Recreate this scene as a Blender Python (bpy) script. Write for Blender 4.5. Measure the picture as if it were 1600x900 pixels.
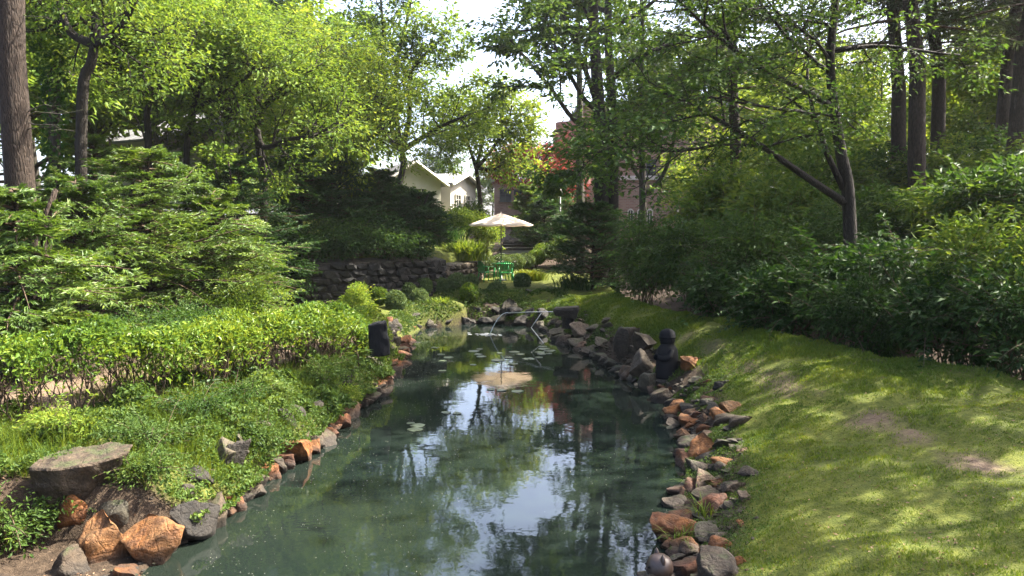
import bpy, math, random
import numpy as np
from mathutils import Vector, Matrix

S = bpy.context.scene
for _o in list(bpy.data.objects):
    bpy.data.objects.remove(_o)
COL = S.collection
R = math.radians

# ------------------------------------------------------------------ camera
F_PX, PITCH, CAM_Z = 1186.0, R(4.1), 2.9          # focal length in photo pixels (1600 wide)
cam_d = bpy.data.cameras.new('camera')
cam_d.sensor_width = 36.0
cam_d.lens = 36.0 * F_PX / 1600.0
cam_d.clip_start, cam_d.clip_end = 0.05, 3000.0
cam = bpy.data.objects.new('camera', cam_d)
cam.location = (0, 0, CAM_Z)
cam.rotation_euler = (R(90) - PITCH, 0, 0)
COL.objects.link(cam)
S.camera = cam

# ------------------------------------------------------------------ sky, sun, exposure
SUN_AZ, SUN_EL = R(72), R(50)                     # azimuth clockwise from the view direction (+Y)
W = bpy.data.worlds.new('World')
S.world = W
W.use_nodes = True
_nt = W.node_tree
_nt.nodes.clear()
_sky = _nt.nodes.new('ShaderNodeTexSky')
_sky.sky_type = 'NISHITA'
_sky.sun_disc = False
_sky.sun_elevation, _sky.sun_rotation = SUN_EL, SUN_AZ
_sky.air_density, _sky.dust_density, _sky.ozone_density = 0.75, 5.0, 0.6
_bg = _nt.nodes.new('ShaderNodeBackground')
_bg.inputs['Strength'].default_value = 0.135
_out = _nt.nodes.new('ShaderNodeOutputWorld')
_nt.links.new(_sky.outputs[0], _bg.inputs[0])
_nt.links.new(_bg.outputs[0], _out.inputs[0])

sun_d = bpy.data.lights.new('sun', 'SUN')
sun_d.energy, sun_d.angle, sun_d.color = 5.0, R(0.55), (1.0, 0.94, 0.82)
sun = bpy.data.objects.new('sun', sun_d)
TO_SUN = Vector((math.sin(SUN_AZ) * math.cos(SUN_EL), math.cos(SUN_AZ) * math.cos(SUN_EL), math.sin(SUN_EL)))
sun.rotation_euler = (-TO_SUN).to_track_quat('-Z', 'Y').to_euler()
sun.location = (20, 30, 40)
COL.objects.link(sun)

vs = S.view_settings
vs.view_transform, vs.look, vs.exposure, vs.gamma = 'Standard', 'None', 2.68, 1.0
vs.use_curve_mapping = False
S.cycles.max_bounces, S.cycles.diffuse_bounces, S.cycles.glossy_bounces = 7, 4, 3
S.cycles.transmission_bounces, S.cycles.transparent_max_bounces = 4, 8
S.cycles.use_denoising = True
S.cycles.sample_clamp_indirect = 6.0
S.cycles.caustics_reflective = S.cycles.caustics_refractive = False


# ------------------------------------------------------------------ pixel helpers (photo pixels, 1600 x 900)
def P(u, v, Y):
    """point at distance Y in front of the camera that the photo shows at pixel (u, v)"""
    x, z = (u - 800) / F_PX, (450 - v) / F_PX
    d = (x, math.cos(PITCH) + z * math.sin(PITCH), -math.sin(PITCH) + z * math.cos(PITCH))
    k = Y / d[1]
    return np.array((d[0] * k, Y, CAM_Z + d[2] * k))


def X(u, Y):
    return P(u, 365, Y)[0]


# ------------------------------------------------------------------ numpy noise
def _hash(i, j, s):
    h = (i * 374761393 + j * 668265263 + s * 1442695041) & 0xFFFFFFFF
    h = ((h ^ (h >> 13)) * 1274126177) & 0xFFFFFFFF
    return ((h ^ (h >> 16)) & 0xFFFF) / 65535.0


def vnoise(x, y, s=0):
    x, y = np.asarray(x, float), np.asarray(y, float)
    i, j = np.floor(x).astype(np.int64), np.floor(y).astype(np.int64)
    fx, fy = x - i, y - j
    fx, fy = fx * fx * (3 - 2 * fx), fy * fy * (3 - 2 * fy)
    a, b, c, d = _hash(i, j, s), _hash(i + 1, j, s), _hash(i, j + 1, s), _hash(i + 1, j + 1, s)
    return (a * (1 - fx) + b * fx) * (1 - fy) + (c * (1 - fx) + d * fx) * fy


def fbm(x, y, s=0, oct=3):
    t, a, n = 0, 1, 0
    for k in range(oct):
        t = t + a * vnoise(x * 2 ** k, y * 2 ** k, s + k)
        n += a
        a *= .5
    return t / n


def sstep(a, b, x):
    t = np.clip((np.asarray(x, float) - a) / (b - a), 0, 1)
    return t * t * (3 - 2 * t)


# ------------------------------------------------------------------ mesh helpers
def mesh_np(name, V, faces, smooth=False):
    """faces: list of int arrays (M,3) or (M,4)"""
    V = np.asarray(V, np.float32).reshape(-1, 3)
    if not isinstance(faces, (list, tuple)):
        faces = [faces]
    faces = [np.asarray(f, np.int32) for f in faces if len(f)]
    me = bpy.data.meshes.new(name)
    me.vertices.add(len(V))
    me.vertices.foreach_set('co', V.ravel())
    loops = np.concatenate([f.ravel() for f in faces])
    tot = np.concatenate([np.full(len(f), f.shape[1], np.int32) for f in faces])
    start = np.concatenate([[0], np.cumsum(tot)[:-1]]).astype(np.int32)
    me.loops.add(len(loops))
    me.loops.foreach_set('vertex_index', loops)
    me.polygons.add(len(tot))
    me.polygons.foreach_set('loop_start', start)
    me.polygons.foreach_set('use_smooth', np.full(len(tot), smooth, bool))
    me.update(calc_edges=True)
    return me


def obj(name, me, mat=None, parent=None, loc=None, rot=None, scale=None):
    o = bpy.data.objects.new(name, me)
    COL.objects.link(o)
    if mat is not None:
        if len(me.materials) == 0:
            me.materials.append(mat)
        elif me.materials[0] is not mat:
            o.material_slots[0].link = 'OBJECT'
            o.material_slots[0].material = mat
    if parent is not None:
        o.parent = parent
    if loc is not None:
        o.location = [float(c) for c in loc]
    if rot is not None:
        o.rotation_euler = rot
    if scale is not None:
        o.scale = scale if hasattr(scale, '__len__') else (scale,) * 3
    return o


def tag(o, label, cat, group=None, kind=None):
    o['label'], o['category'] = label, cat
    if group:
        o['group'] = group
    if kind:
        o['kind'] = kind
    return o


def thing(name, label, cat, loc, rotz=0.0, group=None):
    o = bpy.data.objects.new(name, None)
    o.empty_display_size = .2
    COL.objects.link(o)
    o.location = [float(c) for c in loc]
    o.rotation_euler = (0, 0, rotz)
    return tag(o, label, cat, group)


def copy_thing(root, loc, rotz=0.0, scale=None, label=None, group=None):
    r = root.copy()
    COL.objects.link(r)
    r.location = [float(c) for c in loc]
    r.rotation_euler = (0, 0, rotz)
    if scale is not None:
        r.scale = scale if hasattr(scale, '__len__') else (scale,) * 3
    if label:
        r['label'] = label
    if group:
        r['group'] = group
    for ch in list(root.children):
        c = ch.copy()
        COL.objects.link(c)
        c.parent = r
        for g in list(ch.children):
            d = g.copy()
            COL.objects.link(d)
            d.parent = c
    return r


class MB:
    """collects boxes, tubes, lathes ... into one mesh"""
    def __init__(s):
        s.v, s.f3, s.f4, s.n = [], [], [], 0

    def add(s, V, f4=None, f3=None):
        V = np.asarray(V, float).reshape(-1, 3)
        if f4 is not None and len(f4):
            s.f4.append(np.asarray(f4, np.int64) + s.n)
        if f3 is not None and len(f3):
            s.f3.append(np.asarray(f3, np.int64) + s.n)
        s.v.append(V)
        s.n += len(V)
        return s

    def box(s, c, size, M=None):
        sx, sy, sz = [k / 2 for k in size]
        V = np.array([(x, y, z) for z in (-sz, sz) for y in (-sy, sy) for x in (-sx, sx)])
        if M is not None:
            V = V @ np.array(M).T
        V = V + np.array(c, float)
        return s.add(V, [(0, 2, 3, 1), (4, 5, 7, 6), (0, 1, 5, 4), (2, 6, 7, 3), (0, 4, 6, 2), (1, 3, 7, 5)])

    def tube(s, pts, rad, sides=6, cap=True, flat=None):
        pts = np.asarray(pts, float)
        n = len(pts)
        rad = np.broadcast_to(np.asarray(rad, float), (n,))
        T = np.gradient(pts, axis=0)
        T /= np.linalg.norm(T, axis=1)[:, None] + 1e-9
        ref = np.array((0, 0, 1.0)) if abs(T[:, 2]).mean() < .8 else np.array((1.0, .13, 0))
        A = np.cross(T, ref)
        A /= np.linalg.norm(A, axis=1)[:, None] + 1e-9
        B = np.cross(T, A)
        a = np.arange(sides) / sides * 2 * np.pi
        ring = np.cos(a)[None, :, None] * A[:, None] + np.sin(a)[None, :, None] * B[:, None] * (1 if flat is None else flat)
        V = pts[:, None] + ring * rad[:, None, None]
        i = np.arange(n - 1)[:, None] * sides
        j = np.arange(sides)[None]
        k = (j + 1) % sides
        f4 = np.stack([i + j, i + k, i + sides + k, i + sides + j], -1).reshape(-1, 4)
        V = V.reshape(-1, 3)
        f3 = []
        if cap:
            V = np.vstack([V, pts[:1], pts[-1:]])
            c0, c1 = n * sides, n * sides + 1
            jj = np.arange(sides)
            kk = (jj + 1) % sides
            b = (n - 1) * sides
            f3 = np.vstack([np.stack([np.full(sides, c0), kk, jj], 1), np.stack([np.full(sides, c1), b + jj, b + kk], 1)])
        return s.add(V, f4, f3)

    def lathe(s, prof, seg=20, c=(0, 0, 0), sx=1.0, sy=1.0):
        prof = np.asarray(prof, float)
        n = len(prof)
        a = np.arange(seg) / seg * 2 * np.pi
        V = np.stack([prof[:, 0:1] * np.cos(a) * sx, prof[:, 0:1] * np.sin(a) * sy, np.repeat(prof[:, 1:2], seg, 1)], -1)
        i = np.arange(n - 1)[:, None] * seg
        j = np.arange(seg)[None]
        k = (j + 1) % seg
        f4 = np.stack([i + j, i + k, i + seg + k, i + seg + j], -1).reshape(-1, 4)
        return s.add(V.reshape(-1, 3) + np.array(c, float), f4)

    def sheet(s, grid):
        """grid (n,m,3) of points -> quads"""
        n, m = grid.shape[:2]
        i = np.arange(n - 1)[:, None] * m
        j = np.arange(m - 1)[None]
        f4 = np.stack([i + j, i + j + 1, i + m + j + 1, i + m + j], -1).reshape(-1, 4)
        return s.add(grid.reshape(-1, 3), f4)

    def mesh(s, name, smooth=False, origin=None):
        V = np.vstack(s.v)
        if origin is not None:
            V = V - np.array(origin, float)
        fs = []
        if s.f4:
            fs.append(np.vstack(s.f4))
        if s.f3:
            fs.append(np.vstack(s.f3))
        return mesh_np(name, V, fs, smooth)

    def build(s, name, mat, parent=None, smooth=False, loc=None, rot=None, scale=None, rel=False):
        """rel: vertices are in world space, parent stands at its location"""
        org = np.array(parent.location) if (rel and parent is not None) else None
        return obj(name, s.mesh(name, smooth, org), mat, parent, loc, rot, scale)


def unit(v):
    v = np.asarray(v, float)
    return v / (np.linalg.norm(v, axis=-1, keepdims=True) + 1e-9)


def leaves_arrays(C, D, N, L, Wd, fold=.18):
    """one folded rhombic blade (2 triangles) per leaf"""
    n = len(C)
    D = unit(D)
    Sd = unit(np.cross(D, N))
    N = np.cross(Sd, D)
    L = np.broadcast_to(np.asarray(L, float), (n,))[:, None]
    Wd = np.broadcast_to(np.asarray(Wd, float), (n,))[:, None]
    base, tip = C - D * L * .45, C + D * L * .55 - N * L * .08
    mid = C - D * L * .06
    V = np.stack([base, mid + Sd * Wd * .5 + N * fold * Wd, tip, mid - Sd * Wd * .5 + N * fold * Wd], 1)
    i = np.arange(n)[:, None] * 4
    f = np.concatenate([i + np.array([[0, 1, 2]]), i + np.array([[0, 2, 3]])], 0)
    return V.reshape(-1, 3), f


LEAFCOUNT = [0]


def leaf_obj(name, C, D, N, L, Wd, mat, parent, fold=.18, origin=None):
    V, f = leaves_arrays(C, D, N, L, Wd, fold)
    LEAFCOUNT[0] += len(C)
    if origin is not None:
        V = V - np.array(origin, float)
    return obj(name, mesh_np(name, V, f), mat, parent)
# ------------------------------------------------------------------ materials
def new_mat(name):
    m = bpy.data.materials.new(name)
    m.use_nodes = True
    nt = m.node_tree
    nt.nodes.clear()
    out = nt.nodes.new('ShaderNodeOutputMaterial')
    return m, nt, out


def nd(nt, typ, ins=None, **kw):
    n = nt.nodes.new(typ)
    for k, v in kw.items():
        setattr(n, k, v)
    for k, v in (ins or {}).items():
        if isinstance(v, bpy.types.NodeSocket):
            nt.links.new(v, n.inputs[k])
        else:
            n.inputs[k].default_value = v
    return n


def c4(c):
    return (c[0], c[1], c[2], 1.0)


def ramp(nt, fac, stops):
    n = nt.nodes.new('ShaderNodeValToRGB')
    el = n.color_ramp.elements
    while len(el) < len(stops):
        el.new(.5)
    for e, (p, c) in zip(el, stops):
        e.position, e.color = p, c4(c)
    nt.links.new(fac, n.inputs[0])
    return n.outputs[0]


def mixc(nt, fac, a, b, mode='MIX'):
    n = nt.nodes.new('ShaderNodeMix')
    n.data_type, n.blend_type = 'RGBA', mode
    for s, v in ((0, fac), (6, a), (7, b)):
        if isinstance(v, bpy.types.NodeSocket):
            nt.links.new(v, n.inputs[s])
        else:
            n.inputs[s].default_value = v if s == 0 else c4(v)
    return n.outputs[2]


def math_n(nt, op, a, b=0.0, clamp=False):
    n = nt.nodes.new('ShaderNodeMath')
    n.operation, n.use_clamp = op, clamp
    for s, v in ((0, a), (1, b)):
        if isinstance(v, bpy.types.NodeSocket):
            nt.links.new(v, n.inputs[s])
        else:
            n.inputs[s].default_value = v
    return n.outputs[0]


def principled(nt, out, base, rough=.6, spec=.5, bump=None, bump_s=.3, bump_d=.02, metal=0.0):
    p = nt.nodes.new('ShaderNodeBsdfPrincipled')
    for k, v in (('Base Color', base), ('Roughness', rough), ('Specular IOR Level', spec), ('Metallic', metal)):
        if isinstance(v, bpy.types.NodeSocket):
            nt.links.new(v, p.inputs[k])
        else:
            p.inputs[k].default_value = c4(v) if k == 'Base Color' else v
    if bump is not None:
        b = nd(nt, 'ShaderNodeBump', {'Height': bump, 'Strength': bump_s, 'Distance': bump_d})
        nt.links.new(b.outputs[0], p.inputs['Normal'])
    if out is not None:
        nt.links.new(p.outputs[0], out.inputs[0])
    return p


def noise(nt, scale, detail=4.0, rough=.55, vec=None, out=0):
    n = nd(nt, 'ShaderNodeTexNoise', {'Scale': scale, 'Detail': detail, 'Roughness': rough})
    if vec is not None:
        nt.links.new(vec, n.inputs['Vector'])
    return n.outputs[out]


def obj_co(nt, scale=None):
    t = nt.nodes.new('ShaderNodeTexCoord').outputs['Object']
    if scale is not None:
        m = nd(nt, 'ShaderNodeMapping', {'Vector': t, 'Scale': scale})
        return m.outputs[0]
    return t


def world_co(nt):
    return nt.nodes.new('ShaderNodeNewGeometry').outputs['Position']


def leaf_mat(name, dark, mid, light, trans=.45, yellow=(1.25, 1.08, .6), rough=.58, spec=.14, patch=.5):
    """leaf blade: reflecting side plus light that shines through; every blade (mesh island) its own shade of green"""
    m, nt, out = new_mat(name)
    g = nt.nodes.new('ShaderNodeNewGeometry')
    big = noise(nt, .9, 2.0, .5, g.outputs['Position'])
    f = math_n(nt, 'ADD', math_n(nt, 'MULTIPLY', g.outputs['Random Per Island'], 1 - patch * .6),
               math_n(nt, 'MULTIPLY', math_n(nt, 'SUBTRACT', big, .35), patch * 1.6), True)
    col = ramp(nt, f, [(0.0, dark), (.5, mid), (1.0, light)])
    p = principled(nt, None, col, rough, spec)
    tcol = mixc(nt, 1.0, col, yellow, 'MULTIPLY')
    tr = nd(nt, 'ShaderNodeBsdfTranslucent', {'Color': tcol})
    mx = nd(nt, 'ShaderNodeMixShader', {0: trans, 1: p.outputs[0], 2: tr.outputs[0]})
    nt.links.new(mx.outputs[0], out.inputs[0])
    return m


def bark_mat(name, c1, c2, moss=None, stretch=(6, 6, 1.2), bs=.6):
    m, nt, out = new_mat(name)
    co = obj_co(nt, stretch)
    n = noise(nt, 3.0, 6.0, .65, co)
    v = nd(nt, 'ShaderNodeTexVoronoi', {'Scale': 2.2}, feature='DISTANCE_TO_EDGE')
    nt.links.new(co, v.inputs['Vector'])
    col = ramp(nt, n, [(.3, c1), (.68, c2)])
    h = math_n(nt, 'ADD', n, math_n(nt, 'MULTIPLY', math_n(nt, 'MINIMUM', v.outputs[0], .25), 1.6))
    if moss is not None:
        mm = ramp(nt, noise(nt, 1.6, 4.0, .6, obj_co(nt)), [(.5, (0, 0, 0)), (.62, (1, 1, 1))])
        col = mixc(nt, mm, col, moss)
    principled(nt, out, col, .85, .2, h, bs, .03)
    return m


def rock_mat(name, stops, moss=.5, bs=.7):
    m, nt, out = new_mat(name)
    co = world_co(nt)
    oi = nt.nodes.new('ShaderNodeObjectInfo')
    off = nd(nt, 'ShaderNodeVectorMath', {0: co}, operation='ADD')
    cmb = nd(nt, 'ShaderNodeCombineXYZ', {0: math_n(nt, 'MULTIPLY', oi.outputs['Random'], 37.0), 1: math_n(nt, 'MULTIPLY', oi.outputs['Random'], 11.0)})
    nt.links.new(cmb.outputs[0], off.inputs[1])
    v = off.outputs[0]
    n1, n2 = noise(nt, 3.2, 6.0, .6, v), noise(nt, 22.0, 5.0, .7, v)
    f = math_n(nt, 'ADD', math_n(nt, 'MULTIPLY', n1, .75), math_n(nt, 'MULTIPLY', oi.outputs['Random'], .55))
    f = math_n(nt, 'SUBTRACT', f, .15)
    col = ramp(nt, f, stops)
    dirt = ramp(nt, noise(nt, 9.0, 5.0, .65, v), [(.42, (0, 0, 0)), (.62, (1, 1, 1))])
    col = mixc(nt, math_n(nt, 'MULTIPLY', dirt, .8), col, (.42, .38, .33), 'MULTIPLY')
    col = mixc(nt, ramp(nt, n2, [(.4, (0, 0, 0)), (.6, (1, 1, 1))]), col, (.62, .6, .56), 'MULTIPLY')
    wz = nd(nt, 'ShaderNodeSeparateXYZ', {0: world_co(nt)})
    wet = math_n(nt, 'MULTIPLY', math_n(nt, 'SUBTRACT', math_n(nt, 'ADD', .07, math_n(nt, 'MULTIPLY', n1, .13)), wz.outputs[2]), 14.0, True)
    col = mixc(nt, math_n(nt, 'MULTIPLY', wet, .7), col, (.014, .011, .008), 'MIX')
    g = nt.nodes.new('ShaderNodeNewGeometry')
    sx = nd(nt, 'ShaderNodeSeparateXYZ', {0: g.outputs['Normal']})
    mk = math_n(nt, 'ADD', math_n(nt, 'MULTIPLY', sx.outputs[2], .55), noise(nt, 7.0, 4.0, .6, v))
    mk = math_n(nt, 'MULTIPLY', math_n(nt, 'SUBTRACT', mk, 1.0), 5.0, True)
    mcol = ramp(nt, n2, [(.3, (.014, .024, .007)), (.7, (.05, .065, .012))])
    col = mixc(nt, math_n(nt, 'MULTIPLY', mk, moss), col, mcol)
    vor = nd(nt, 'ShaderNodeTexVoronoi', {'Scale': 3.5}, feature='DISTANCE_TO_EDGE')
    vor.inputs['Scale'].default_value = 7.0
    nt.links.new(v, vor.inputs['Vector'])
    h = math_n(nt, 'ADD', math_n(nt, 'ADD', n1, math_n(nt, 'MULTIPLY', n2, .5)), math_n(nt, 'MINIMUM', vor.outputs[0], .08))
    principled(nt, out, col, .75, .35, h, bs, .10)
    return m


def plain_mat(name, col, rough=.5, spec=.5, var=.15, scale=8.0, bump=.0, metal=0.0):
    m, nt, out = new_mat(name)
    n = noise(nt, scale, 4.0, .6, obj_co(nt))
    a = tuple(c * (1 - var) for c in col)
    b = tuple(min(1, c * (1 + var)) for c in col)
    cc = ramp(nt, n, [(.3, a), (.7, b)])
    principled(nt, out, cc, rough, spec, n if bump else None, bump, .02, metal)
    return m


M = {}
# leaves
M['fresh'] = leaf_mat('leaf_fresh_green', (.038, .08, .013), (.092, .16, .024), (.185, .25, .045), .5)
M['lime'] = leaf_mat('leaf_lime', (.055, .11, .014), (.128, .2, .026), (.24, .288, .045), .52)
M['maple'] = leaf_mat('leaf_deep_green', (.022, .052, .013), (.048, .095, .020), (.10, .155, .03), .48)
M['dogwood'] = leaf_mat('leaf_dark_layered', (.02, .048, .012), (.042, .088, .018), (.09, .14, .026), .48)
M['thicket'] = leaf_mat('leaf_thicket', (.017, .043, .011), (.036, .078, .016), (.075, .125, .026), .45, (1.2, 1.1, .5))
M['thicket2'] = leaf_mat('leaf_thicket_fresh', (.030, .066, .012), (.07, .128, .02), (.15, .20, .034), .5)
M['yew'] = leaf_mat('needles_yew', (.026, .058, .012), (.075, .13, .02), (.18, .235, .03), .36, (1.2, 1.15, .55), .5, .3, .8)
M['thicket_shade'] = leaf_mat('leaf_thicket_painted_shade', (.010, .028, .008), (.020, .052, .011), (.042, .085, .016), .38, (1.25, 1.15, .5))  # darker copy of the thicket leaf: shade on low shrubs put into its colour
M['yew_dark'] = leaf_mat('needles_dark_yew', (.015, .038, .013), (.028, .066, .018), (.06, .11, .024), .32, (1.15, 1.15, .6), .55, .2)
M['spruce'] = leaf_mat('needles_spruce', (.018, .032, .014), (.035, .055, .02), (.06, .08, .028), .3, (1.2, 1.1, .6), .5, .3)
M['hedge'] = leaf_mat('leaf_hedge', (.03, .07, .012), (.085, .15, .018), (.21, .26, .03), .42, rough=.38, patch=.6)
M['topiary'] = leaf_mat('leaf_box', (.035, .065, .022), (.075, .12, .04), (.15, .20, .075), .32, rough=.5)
M['grass'] = leaf_mat('grass_blade', (.042, .08, .010), (.092, .142, .014), (.19, .208, .022), .35, rough=.55, spec=.2, patch=.8)
M['cover'] = leaf_mat('leaf_ground_cover', (.022, .048, .011), (.055, .098, .018), (.12, .165, .03), .4, rough=.55, patch=.8)
M['blade'] = leaf_mat('blade_iris', (.02, .06, .016), (.035, .09, .02), (.07, .14, .03), .35)
M['redleaf'] = leaf_mat('leaf_red_maple', (.10, .022, .018), (.17, .04, .028), (.24, .075, .035), .45, (1.2, .9, .8))
M['grey'] = leaf_mat('leaf_variegated', (.05, .09, .045), (.10, .15, .085), (.17, .21, .14), .35)
M['far'] = leaf_mat('leaf_far_trees', (.045, .095, .016), (.092, .165, .028), (.17, .24, .045), .48)
M['ivy'] = leaf_mat('leaf_ivy', (.02, .06, .012), (.045, .11, .018), (.09, .16, .024), .4)
# wood and stone
M['bark_dark'] = bark_mat('bark_dark', (.008, .0065, .005), (.028, .023, .018), None, (13, 13, 3.0), .8)
M['bark_brown'] = bark_mat('bark_brown', (.011, .008, .006), (.042, .029, .021), None, (13, 13, 3.0), .9)
M['bark_grey'] = bark_mat('bark_grey', (.022, .019, .015), (.07, .06, .047), (.035, .045, .015))
M['twig'] = bark_mat('twig_brown', (.035, .022, .014), (.10, .07, .045))
M['rust'] = rock_mat('rock_rust', [(.1, (.03, .014, .008)), (.35, (.10, .033, .010)), (.6, (.19, .068, .011)), (.85, (.17, .085, .03))], .25)
M['rock'] = rock_mat('rock_grey_brown', [(.1, (.020, .014, .008)), (.4, (.050, .034, .019)), (.65, (.095, .066, .040)), (.9, (.13, .06, .027))], .7)
M['slate'] = rock_mat('rock_slate_dark', [(.1, (.010, .008, .0055)), (.5, (.024, .018, .012)), (.9, (.048, .038, .026))], .35)
M['wall_shade'] = rock_mat('rock_wall_painted_shade', [(.1, (.003, .0027, .0024)), (.5, (.007, .0062, .005)), (.9, (.016, .0135, .011))], .5)  # wall stone darkened: the shade under the yews is painted into its colour
M['mossrock'] = rock_mat('rock_mossy', [(.1, (.026, .022, .013)), (.5, (.055, .046, .028)), (.9, (.105, .085, .055))], 1.0)
M['black_stone'] = plain_mat('stone_black', (.0045, .005, .0065), .8, .15, .35, 14, .25)
M['wallstone'] = rock_mat('rock_wall', [(.1, (.03, .023, .016)), (.45, (.07, .052, .035)), (.9, (.14, .105, .07))], .45)
# made things
M['pole'] = plain_mat('metal_dark_brown', (.02, .016, .013), .4, .5, .2)
M['green_plastic'] = plain_mat('plastic_green', (.015, .27, .055), .35, .5, .08, 3)
M['canvas'] = None
M['iron'] = plain_mat('iron_dark', (.02, .022, .022), .5, .5, .2)
M['pipe'] = plain_mat('pipe_grey', (.42, .41, .37), .4, .5, .15, 20)
M['white_paint'] = plain_mat('paint_white', (.36, .34, .29), .6, .3, .06, 3)
M['roof_grey'] = plain_mat('roof_grey', (.13, .13, .135), .7, .3, .2, 6, .2)
M['pink'] = plain_mat('panel_pink', (.27, .115, .092), .6, .3, .1, 1.5)
M['concrete'] = plain_mat('concrete_pale', (.36, .33, .29), .8, .3, .2, 5, .3)
M['ceramic'] = plain_mat('ceramic_brown', (.035, .021, .015), .45, .5, .35, 16, .15)
M['pad'] = plain_mat('lily_pad_leaf', (.06, .075, .042), .3, .6, .3, 5)
M['pollen'] = plain_mat('floating_pollen', (.24, .235, .18), .8, .2, .15, 40)


def canvas_mat():
    m, nt, out = new_mat('canvas_cream')
    n = noise(nt, 6.0, 4.0, .6, obj_co(nt))
    c = ramp(nt, n, [(.3, (.56, .46, .38)), (.7, (.68, .58, .49))])
    p = principled(nt, None, c, .8, .2)
    t = nd(nt, 'ShaderNodeBsdfTranslucent', {'Color': c4((.6, .45, .33))})
    mx = nd(nt, 'ShaderNodeMixShader', {0: .3, 1: p.outputs[0], 2: t.outputs[0]})
    nt.links.new(mx.outputs[0], out.inputs[0])
    return m


def glass_mat():
    m, nt, out = new_mat('window_glass_dark')
    n = noise(nt, 1.5, 2.0, .5, obj_co(nt))
    c = ramp(nt, n, [(.3, (.015, .018, .022)), (.7, (.05, .055, .06))])
    principled(nt, out, c, .06, .6)
    return m


def brick_mat():
    m, nt, out = new_mat('brick_wall_red')
    co = obj_co(nt)
    sp = nd(nt, 'ShaderNodeSeparateXYZ', {0: co})
    cb = nd(nt, 'ShaderNodeCombineXYZ', {0: math_n(nt, 'ADD', sp.outputs[0], sp.outputs[1]), 1: sp.outputs[2]})
    b = nd(nt, 'ShaderNodeTexBrick', {'Color1': c4((.15, .075, .052)), 'Color2': c4((.22, .13, .094)), 'Mortar': c4((.2, .17, .14)),
                                      'Scale': 1.0, 'Mortar Size': .014, 'Brick Width': .30, 'Row Height': .11, 'Bias': .0})
    nt.links.new(cb.outputs[0], b.inputs['Vector'])
    n = noise(nt, 1.2, 4.0, .6, co)
    col = mixc(nt, math_n(nt, 'MULTIPLY', n, .5), b.outputs['Color'], (.16, .11, .085))
    principled(nt, out, col, .85, .2, b.outputs['Fac'], .4, .01)
    return m


def water_mat():
    m, nt, out = new_mat('pond_water')
    co = world_co(nt)
    mp = nd(nt, 'ShaderNodeMapping', {'Vector': co, 'Scale': (1.0, 1.0, 1.0)})
    big = noise(nt, .35, 3.0, .5, mp.outputs[0])
    col = ramp(nt, big, [(.35, (.0055, .0095, .0078)), (.7, (.0095, .0135, .0100))])
    r1, r2 = noise(nt, 2.2, 3.0, .55, mp.outputs[0]), noise(nt, 16.0, 3.0, .6, mp.outputs[0])
    # rings that run out from where the jet lands
    d = nd(nt, 'ShaderNodeVectorMath', {0: co, 1: tuple(SPLASH) + (0,)}, operation='DISTANCE')
    dist = d.outputs['Value']
    wv = math_n(nt, 'SINE', math_n(nt, 'MULTIPLY', math_n(nt, 'ADD', dist, math_n(nt, 'MULTIPLY', r1, .25)), 26.0))
    amp = math_n(nt, 'DIVIDE', .5, math_n(nt, 'ADD', 1.0, math_n(nt, 'MULTIPLY', dist, dist)))
    h = math_n(nt, 'ADD', math_n(nt, 'ADD', math_n(nt, 'MULTIPLY', r1, 1.0), math_n(nt, 'MULTIPLY', r2, .05)), math_n(nt, 'MULTIPLY', wv, amp))
    p = principled(nt, out, col, .03, .5, h, .045, .05)
    p.inputs['IOR'].default_value = 1.52
    return m


M['canvas'], M['glass'], M['brick'] = canvas_mat(), glass_mat(), brick_mat()
SPLASH = P(745, 520, 21.8)[:2]
M['water'] = water_mat()
# ------------------------------------------------------------------ terrain
_EY = [-6, 3, 5.4, 6.4, 7.1, 8.5, 10.3, 12.5, 14.3, 17.2, 20, 22.0, 23.6, 24.4]
_EXR = [.5, .5, .95, 1.3, 1.58, 2.0, 2.35, 2.72, 2.45, 2.0, 1.4, 1.15, .7, -.6]
_LY = [-6, 4, 6.6, 6.78, 6.95, 7.2, 7.45, 8.7, 10.9, 14, 17.6, 20.8, 23, 24.4]
_LX = [-3.0, -3.0, -3.05, -3.05, -3.0, -2.92, -2.86, -2.8, -2.6, -2.36, -2.5, -2.85, -2.7, -1.4]


def xl(y):
    return np.interp(y, _LY, _LX)


def xr(y):
    return np.interp(y, _EY, _EXR)


def xe(y):  # far edge of the lawn strip, where the thicket starts
    return np.interp(y, [-6, 4, 9.6, 11.9, 15, 20.6, 25, 30, 36, 60], [9.5, 8.2, 6.45, 5.55, 4.5, 3.2, 3.3, 3.6, 4.2, 5.0])


def yw(x):  # foot of the retaining wall
    return np.interp(x, [-30, -14, -9, -5, -2.7, -1.7, -1.1, -.8], [17, 20, 22, 23.6, 26.0, 30, 36, 70])


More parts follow.
